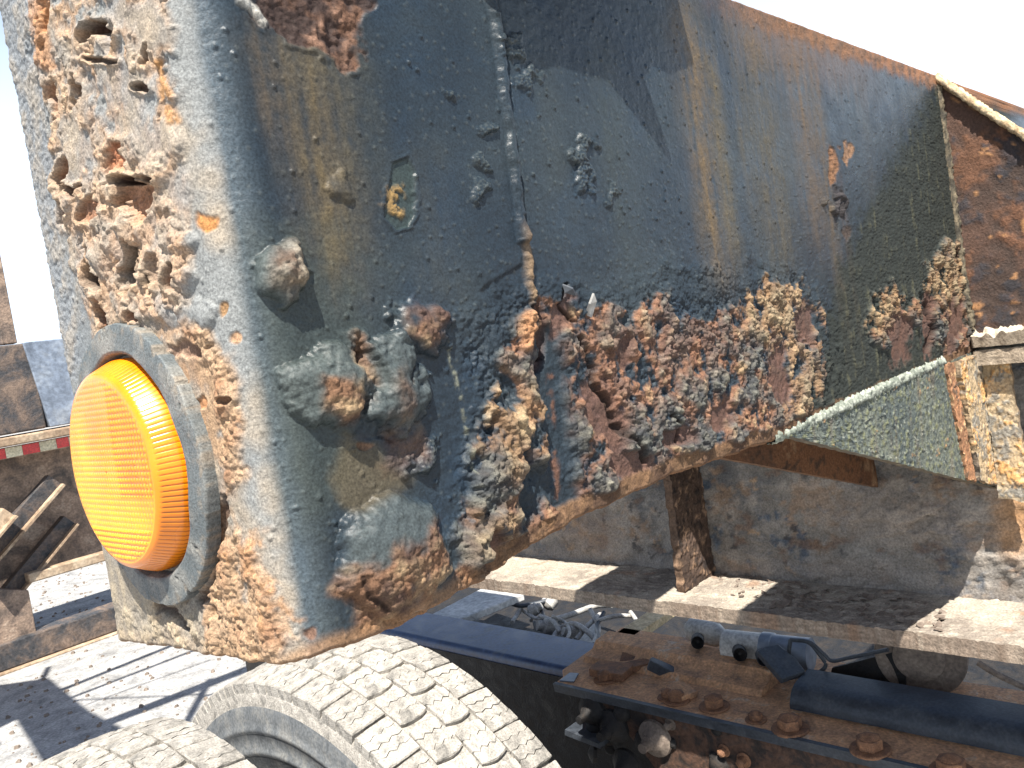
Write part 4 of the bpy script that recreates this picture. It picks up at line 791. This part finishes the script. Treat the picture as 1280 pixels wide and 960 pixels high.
# pale air tanks with black caps
tank = thing('air_fitting', 'off-white cylinder fitting with grey band between rusty plate and trailer beam', 'fitting', tuple(F3(930, 812, ZF+.04)))
a0, a1 = F3(905, 806, ZF+.05), F3(985, 815, ZF+.05)
MB().lathe(a0, a1-a0, [(0, .02), (.004, .03), (np.linalg.norm(a1-a0)*.62, .03), (np.linalg.norm(a1-a0)*.63, .031)], 24).build('body', M['white_plastic'], tank, smooth=True)
d_ = (a1-a0)/np.linalg.norm(a1-a0); MB().lathe(a0+d_*np.linalg.norm(a1-a0)*.632, d_, [(0, .0325), (.02, .0325), (.022, .03), (.09, .03)], 24).build('band', M['bg_grey'], tank, smooth=True)
tank2 = thing('air_fitting', 'small off-white fitting at the left end beside the wooden strip', 'fitting', tuple(F3(872, 792, ZF+.03)))
b0, b1 = F3(862, 786, ZF+.05), F3(905, 796, ZF+.05)
MB().lathe(b0, b1-b0, [(0, .018), (.006, .024), (.07, .024), (.09, .012)], 20).build('body', M['white_plastic'], tank2, smooth=True)
for (px, py, r) in [(872, 803, .013), (925, 818, .013), (955, 824, .013)]:
    c = F3(px, py, ZF+.065); MB().lathe(c, (-.8, -.5, .25), [(-.05, r), (0, r), (.003, r*.9), (-.004, r*.75), (-.012, r*.2)], 16).build('pipe_end', M['grime_and_shade' if px != 955 else 'dark_steel'], truck, smooth=True)
slab('lug', 975, 832, .05, .07, .012, 1.1, .5, 'dark_steel', truck, ZF+.06)
# pale cross member, wooden strip and the hose tangle seen through the gap
p0, p1 = F3(545, 768), F3(632, 740)
cm = MB().prism([F3(535, 770, ZF-.012), F3(570, 776, ZF-.012), F3(655, 742, ZF-.012), F3(612, 730, ZF-.012)], (0, 0, -.02)).build('cross_member', M['pale_metal'], truck, bevel=.003)
part(cm, 'pale flat cross member at the left of the gap')
ws = tag(MB().prism([F3(765, 806, ZF-.008), F3(785, 812, ZF-.008), F3(848, 768, ZF-.008), F3(826, 764, ZF-.008)], (0, 0, .02)).build('wooden_strip', M['pale_wood'], None, loc=tuple(F3(800, 790, ZF-.008)), bevel=.002), 'pale notched wooden strip lying across the truck rail', 'wood strip')
hb = thing('hose_bundle', 'tangle of dusty grey air hoses and fittings inside the truck frame', 'hoses', tuple(F3(700, 780, ZF-.08)))
hr = random.Random(5)
def H3(px, py, dz): return onZ(px, py, ZF+dz)
hoses = [([(632, 752), (650, 757), (672, 754), (690, 748)], .010, -.04), ([(640, 778), (648, 766), (652, 760)], .010, -.05), ([(664, 776), (665, 766), (664, 758)], .008, -.06), ([(675, 782), (680, 770), (676, 758), (690, 748)], .008, -.04),
         ([(690, 800), (700, 786), (718, 780), (735, 790), (748, 804)], .011, -.03), ([(720, 800), (735, 782), (750, 768)], .010, -.03), ([(742, 806), (748, 785), (738, 762)], .010, -.02), ([(752, 806), (746, 784), (755, 765)], .008, -.02),
         ([(690, 775), (715, 768), (742, 758), (765, 756)], .012, -.04), ([(745, 776), (770, 770), (790, 770)], .009, -.03), ([(700, 790), (690, 776), (675, 770)], .009, -.03), ([(655, 764), (668, 772), (690, 778), (710, 792), (722, 806)], .008, -.05), ([(800, 790), (795, 775), (788, 765)], .009, -.03), ([(705, 804), (712, 790), (706, 778), (690, 770)], .007, -.02)]
for pts, r, dz in hoses:
    o = MB().tube(smooth_path([H3(a, b, dz+hr.uniform(-.012, .012)) for a, b in pts], 6), r*.62, 10).build('hose', M[hr.choice(['hose_grey', 'hose_grey', 'dark_steel'])], hb, smooth=True)
for (a, b, r) in [(688, 752, .022), (686, 784, .024), (715, 792, .02), (668, 762, .018)]:
    c = H3(a, b, -.04); MB().lathe(c, (hr.gauss(0, 1), hr.gauss(0, 1), .5), [(-r, r*.5), (-r*.6, r), (r*.5, r*.95), (r*.7, r*.6), (r*1.3, r*.55)], 12).build('fitting', M['hose_grey'], hb, smooth=True)
MB().prism([H3(722, 800, -.06), H3(752, 812, -.06), H3(745, 776, -.06)], (0, 0, -.01)).build('bracket_plate', M['white_plastic'], hb)

# ------------------------------------------------------------------ twin tyres
TR, TWD, TYC, TZC = .50, .213, 1.13, -.95
def block_mesh(name, x0, x1, la, wedge, slices=3, zig=.0028, gap=.0007, r0=.478, r1=.4985, skew=0.0, seed=0):
    """one rubber block wrapped on the tyre: slices parted by wavy sipes; x across, arc length along"""
    rg_ = random.Random(seed); jz = [rg_.uniform(.3, 1.5) for _ in range(7)]; b = MB(); xm = (x0+x1)/2; wx = (x1-x0)/2
    ss = np.linspace(-la/2, la/2, slices+1); nx_ = 6
    def edge(s, out, xi_):                                  # arc position of a slice border at across-position xi_ in -1..1
        z_ = zig*jz[int(round((xi_+1)*3)) % 7]*((-1)**int(round((xi_+1)*3))) if abs(s) < la/2-1e-6 else 0
        e = s+z_+out*gap
        if abs(s) >= la/2-1e-6: e = s*(1-wedge*abs(xi_)**2.0)
        return e+skew*xi_
    for k in range(slices):
        xs = np.linspace(-1, 1, nx_+1)
        lo = [(xm+wx*t, edge(ss[k], +1 if k else 0, t)) for t in xs]; hi = [(xm+wx*t, edge(ss[k+1], -1 if k < slices-1 else 0, t)) for t in xs]
        loop = lo+hi[::-1]
        def P(pt, r, sh): 
            x, s_ = pt; x = xm+(x-xm)*sh; s_ = s_*sh if sh != 1 else s_
            crown = r-.010*(x/(TWD/2))**2; th = s_/TR
            return (x, crown*math.sin(th), crown*math.cos(th))
        n = len(loop); V0 = [P(p, r0, 1.0) for p in loop]; wr_ = rg_.uniform(-.0012, .0006); V1 = [P((p[0]+rg_.gauss(0, .0004), p[1]+rg_.gauss(0, .0004)), r1-.0020+wr_, 1.0) for p in loop]; V2 = [P((p[0], p[1]), r1+wr_+rg_.uniform(-.0005, .0005), .955) for p in loop]
        Fc = [(i, (i+1) % n, n+(i+1) % n, n+i) for i in range(n)]+[(n+i, n+(i+1) % n, 2*n+(i+1) % n, 2*n+i) for i in range(n)]
        m = nx_+1
        Fc += [(2*n+i, 2*n+i+1, 2*n+n-2-i, 2*n+n-1-i) for i in range(m-1)]
        b.add(V0+V1+V2, Fc)
    me = bpy.data.meshes.new(name); me.from_pydata(b.V, [], b.F); me.update(); me.materials.append(M['tread']); return me
NB = 42; PITCH = 2*math.pi/NB; ARC = TR*PITCH
hw = TWD/2
rows = [(-hw+.0005, -.0515, ARC*.955, .02, 0.0, 4), (-.0485, -.0015, ARC*.91, .16, .5, 3), (.0015, .0485, ARC*.91, .16, 0.0, 3), (.0515, hw-.0005, ARC*.955, .02, .5, 4)]
bm_ = [[block_mesh('tread_block', a, b, l, w, sl, seed=i*10+v) for v in range(4)] for i, (a, b, l, w, off, sl) in enumerate(rows)]
def make_tyre(xc, label, seed):
    base = (xc, TYC, -H)
    # casing
    pf = [(-.075, .285), (-.092, .30), (-.105, .335), (-.112, .375), (-.113, .41), (-.1125, .432), (-.109, .452), (-.1075, .4575), (-.1068, .470), (-.1045, .4745), (-.0995, .4800), (-.05, .4880), (0, .4912)]
    # raised rings on the sidewall
    pf2 = []
    for i, p in enumerate(pf):
        pf2.append(p)
        if i in (3, 4): pf2 += [(p[0]-.0025, p[1]+.004), (p[0]-.0025, p[1]+.009), (p[0], p[1]+.012)]
    prof_ = pf2+[(-a, r) for a, r in pf2[-2::-1]]
    n = 160; th = np.arange(n)*2*np.pi/n; V = np.vstack([np.stack([np.full(n, xc+a), TYC+r*np.sin(th), TZC+r*np.cos(th)], 1) for a, r in prof_])
    ix = np.arange(len(V)).reshape(len(prof_), n); q = np.stack([ix[:-1].ravel(), np.roll(ix[:-1], -1, 1).ravel(), np.roll(ix[1:], -1, 1).ravel(), ix[1:].ravel()], 1)
    c = mesh_obj('tyre', V, q, M['tread'], truck, True, base); part(c, label); t = c; c.data.materials.append(M['sidewall'])
    rr_ = np.array([r for a, r in prof_]); aa_ = np.array([a for a, r in prof_]); sw = np.array([(rr_[i] < .4574 and rr_[i+1] < .4574) for i in range(len(prof_)-1)])
    mi = np.repeat(sw.astype(np.int32), n); c.data.polygons.foreach_set('material_index', mi)
    rm = MB().lathe((xc-.07, TYC, TZC), (1, 0, 0), [(0, .288), (.004, .292), (.02, .27), (.03, .24), (.06, .235), (.065, .09), (.075, .0895), (.08, .02)], 48).build('wheel_rim', M['pale_metal'], t, loc=base, smooth=True)
    for i, mv in enumerate(bm_):
        off = rows[i][4]
        for k in range(NB):
            o = bpy.data.objects.new('tread_block', mv[random.randrange(4)]); COL.objects.link(o); o.parent = t
            o.location = (0, 0, TZC+H); o.rotation_euler = (-(k+off+seed*.3+random.uniform(-.015, .015))*PITCH, 0, 0); o.scale = (1, 1, 1)
    return c
make_tyre(.592+TWD/2, 'dust-caked inner tyre, right below the girder corner', 0)
make_tyre(.592+TWD/2-.335, 'dust-caked outer tyre at the bottom left', 1)

# ------------------------------------------------------------------ other vehicle frame in the left background
YB = 5.48
def B3(px, py, y=YB): return onY(px, py, y)
fr_ = thing('parked_trailer', 'rusted brown trailer frame with diagonal braces and red striped board, far left', 'trailer', (B3(40, 830)[0], YB, -H))
def bar_px(name, pts, e, mat, y=YB, bevel=.01, parent=fr_): return MB().prism([B3(a, b, y) for a, b in pts], e).build(name, M[mat], parent, bevel=bevel)
post = MB().prism([B3(-4, 200, YB+.12), B3(8, 260, YB+.12), B3(25, 420, YB+.12), B3(2, 425, YB+.12)], (0, .09, 0))
zt_ = B3(10, 425)[2]; xl = B3(4, 420)[0]; xr_ = B3(24, 420)[0]
p_ = MB().box((xl, YB+.05, zt_-.02), (xr_, YB+.12, zt_+1.6)).build('post', M['bg_rust'], fr_, bevel=.006); part(p_, 'brown upright post')
x_r = 3.2
def zz(px, py): return B3(px, py)[2]
zA, zB_ = zz(40, 428), zz(40, 538)
xs = B3(50, 430)[0]
MB().box((-.6, YB, zB_), (B3(48, 480)[0], YB+.5, zA)).build('box_beam', M['bg_dark'], fr_, bevel=.01)
MB().prism([(B3(28, 432)[0], YB-.012, zA+.004), (B3(70, 425)[0], YB-.012, zA+.004), (3.0, YB-.012, zA+.004), (3.0, YB-.012, zB_), (B3(62, 532)[0], YB-.012, zB_)], (0, .3, 0)).build('grey_plate', M['bg_grey'], fr_, bevel=.006)
MB().box((-.6, YB-.10, zz(40, 552)), (3.0, YB+.3, zz(40, 541))).build('ledge', M['bg_tan'], fr_, bevel=.008)
# striped marker board: each pale and red field a piece of its own
zt1, zt2 = zz(40, 553), zz(40, 567)
xx = B3(-60, 560, YB-.06)[0]; kx = 0
wd = [22, 14, 18, 14, 22, 22, 22, 16, 18, 20, 14, 20, 18, 16]
pxx = -62
tb = MB().box((-.6, YB-.05, zt2), (3.0, YB-.02, zt1)).build('marker_board', M['bg_tan'], fr_)
for i, w in enumerate(wd):
    xa, xb = B3(pxx, 560, YB-.054)[0], B3(pxx+w, 560, YB-.054)[0]; pxx += w
    MB().box((xa, YB-.054, zt2+.004), (xb-.002, YB-.0505, zt1-.004)).build('tape_field', M['tape_red' if i % 2 else 'tape_white'], tb)
MB().box((-.6, YB+.22, zz(40, 735)), (3.0, YB+.26, zz(40, 568))).build('back_panel', M['bg_rust'], fr_)
def brace(a, b, w, mat, y):
    A, B_ = B3(*a, y), B3(*b, y); d = (B_-A)/np.linalg.norm(B_-A); n = np.array([-d[2], 0, d[0]])*w/2
    MB().prism([A-n, B_-n, B_+n, A+n], (0, .07, 0)).build('brace', M[mat], fr_, bevel=.006)
    MB().prism([A-n*1.0, B_-n*1.0, B_-n*.7, A-n*.7], (0, -.05, 0)).build('brace_flange', M['bg_tan'], fr_)
brace((-70, 760), (70, 600), .10, 'bg_dark', YB); brace((-60, 830), (88, 650), .09, 'bg_dark', YB+.08); brace((-40, 700), (12, 640), .08, 'bg_tan', YB-.1)
MB().box((B3(36, 730)[0], YB-.02, zz(70, 719)), (3.0, YB+.06, zz(70, 707))).build('lower_bar', M['bg_tan'], fr_, bevel=.008)
MB().prism([B3(-30, 735), B3(36, 738), B3(50, 812), B3(-30, 812)], (0, .10, 0)).build('leg_plate', M['bg_rust'], fr_, bevel=.006)
zc0, zc1 = B3(70, 783, YB-.05)[2], B3(70, 816, YB-.05)[2]
MB().box((-.8, YB-.05, zc1), (3.0, YB+.10, zc0)).build('bottom_beam', M['bg_dark'], fr_, bevel=.008)
MB().box((-.8, YB-.09, zc1-.012), (3.0, YB+.10, zc1-.001)).build('bottom_flange', M['bg_tan'], fr_, bevel=.003)

# ------------------------------------------------------------------ added rack, unseen outside the left edge, placed to stripe the ground with shadow
RH = 2.7
def G3(px, py, h_=RH): g_ = onZ(px, py, -H); return g_+np.array([-.45*h_, -.40*h_, h_])
rack = thing('shadow_rack', 'added tall pipe rack, unseen left of the view, shaped to stripe the ground with shadow', 'rack', tuple(G3(0, 880, 0)+np.array([-1.2, -.6, 0])))
for (a, b, w) in [((78, 862), (232, 800), .045), ((84, 874), (245, 812), .03), ((110, 880), (260, 826), .012), ((130, 905), (320, 832), .085), ((60, 835), (30, 900), .035), ((232, 905), (262, 850), .04), ((95, 875), (250, 868), .014), ((250, 872), (330, 850), .02)]:
    A, B_ = G3(*a), G3(*b); MB().tube([A+(A-B_)*.02, (A+B_)/2, B_+(B_-A)*.02], w/2, 8).build('pipe', M['dark_steel'], rack, smooth=True)
MB().prism([G3(*p) for p in [(-90, 870), (60, 848), (112, 890), (160, 915), (110, 935), (60, 965), (20, 900), (-40, 930)]], (0, 0, .012)).build('shadow_sheet', M['bg_rust'], rack)  # added unseen sheets, cut to darken one patch of ground
MB().prism([G3(*p) for p in [(-200, 960), (-60, 860), (0, 930), (-60, 1010)]], (0, 0, .012)).build('shadow_sheet', M['bg_rust'], rack)
A = G3(-60, 880); MB().tube([(A[0], A[1], -H), (A[0], A[1], A[2]/2-.4), (A[0], A[1], A[2])], .05, 10).build('post', M['bg_rust'], rack, smooth=True)
for o in bpy.data.objects:
    if '_o' in o: del o['_o']
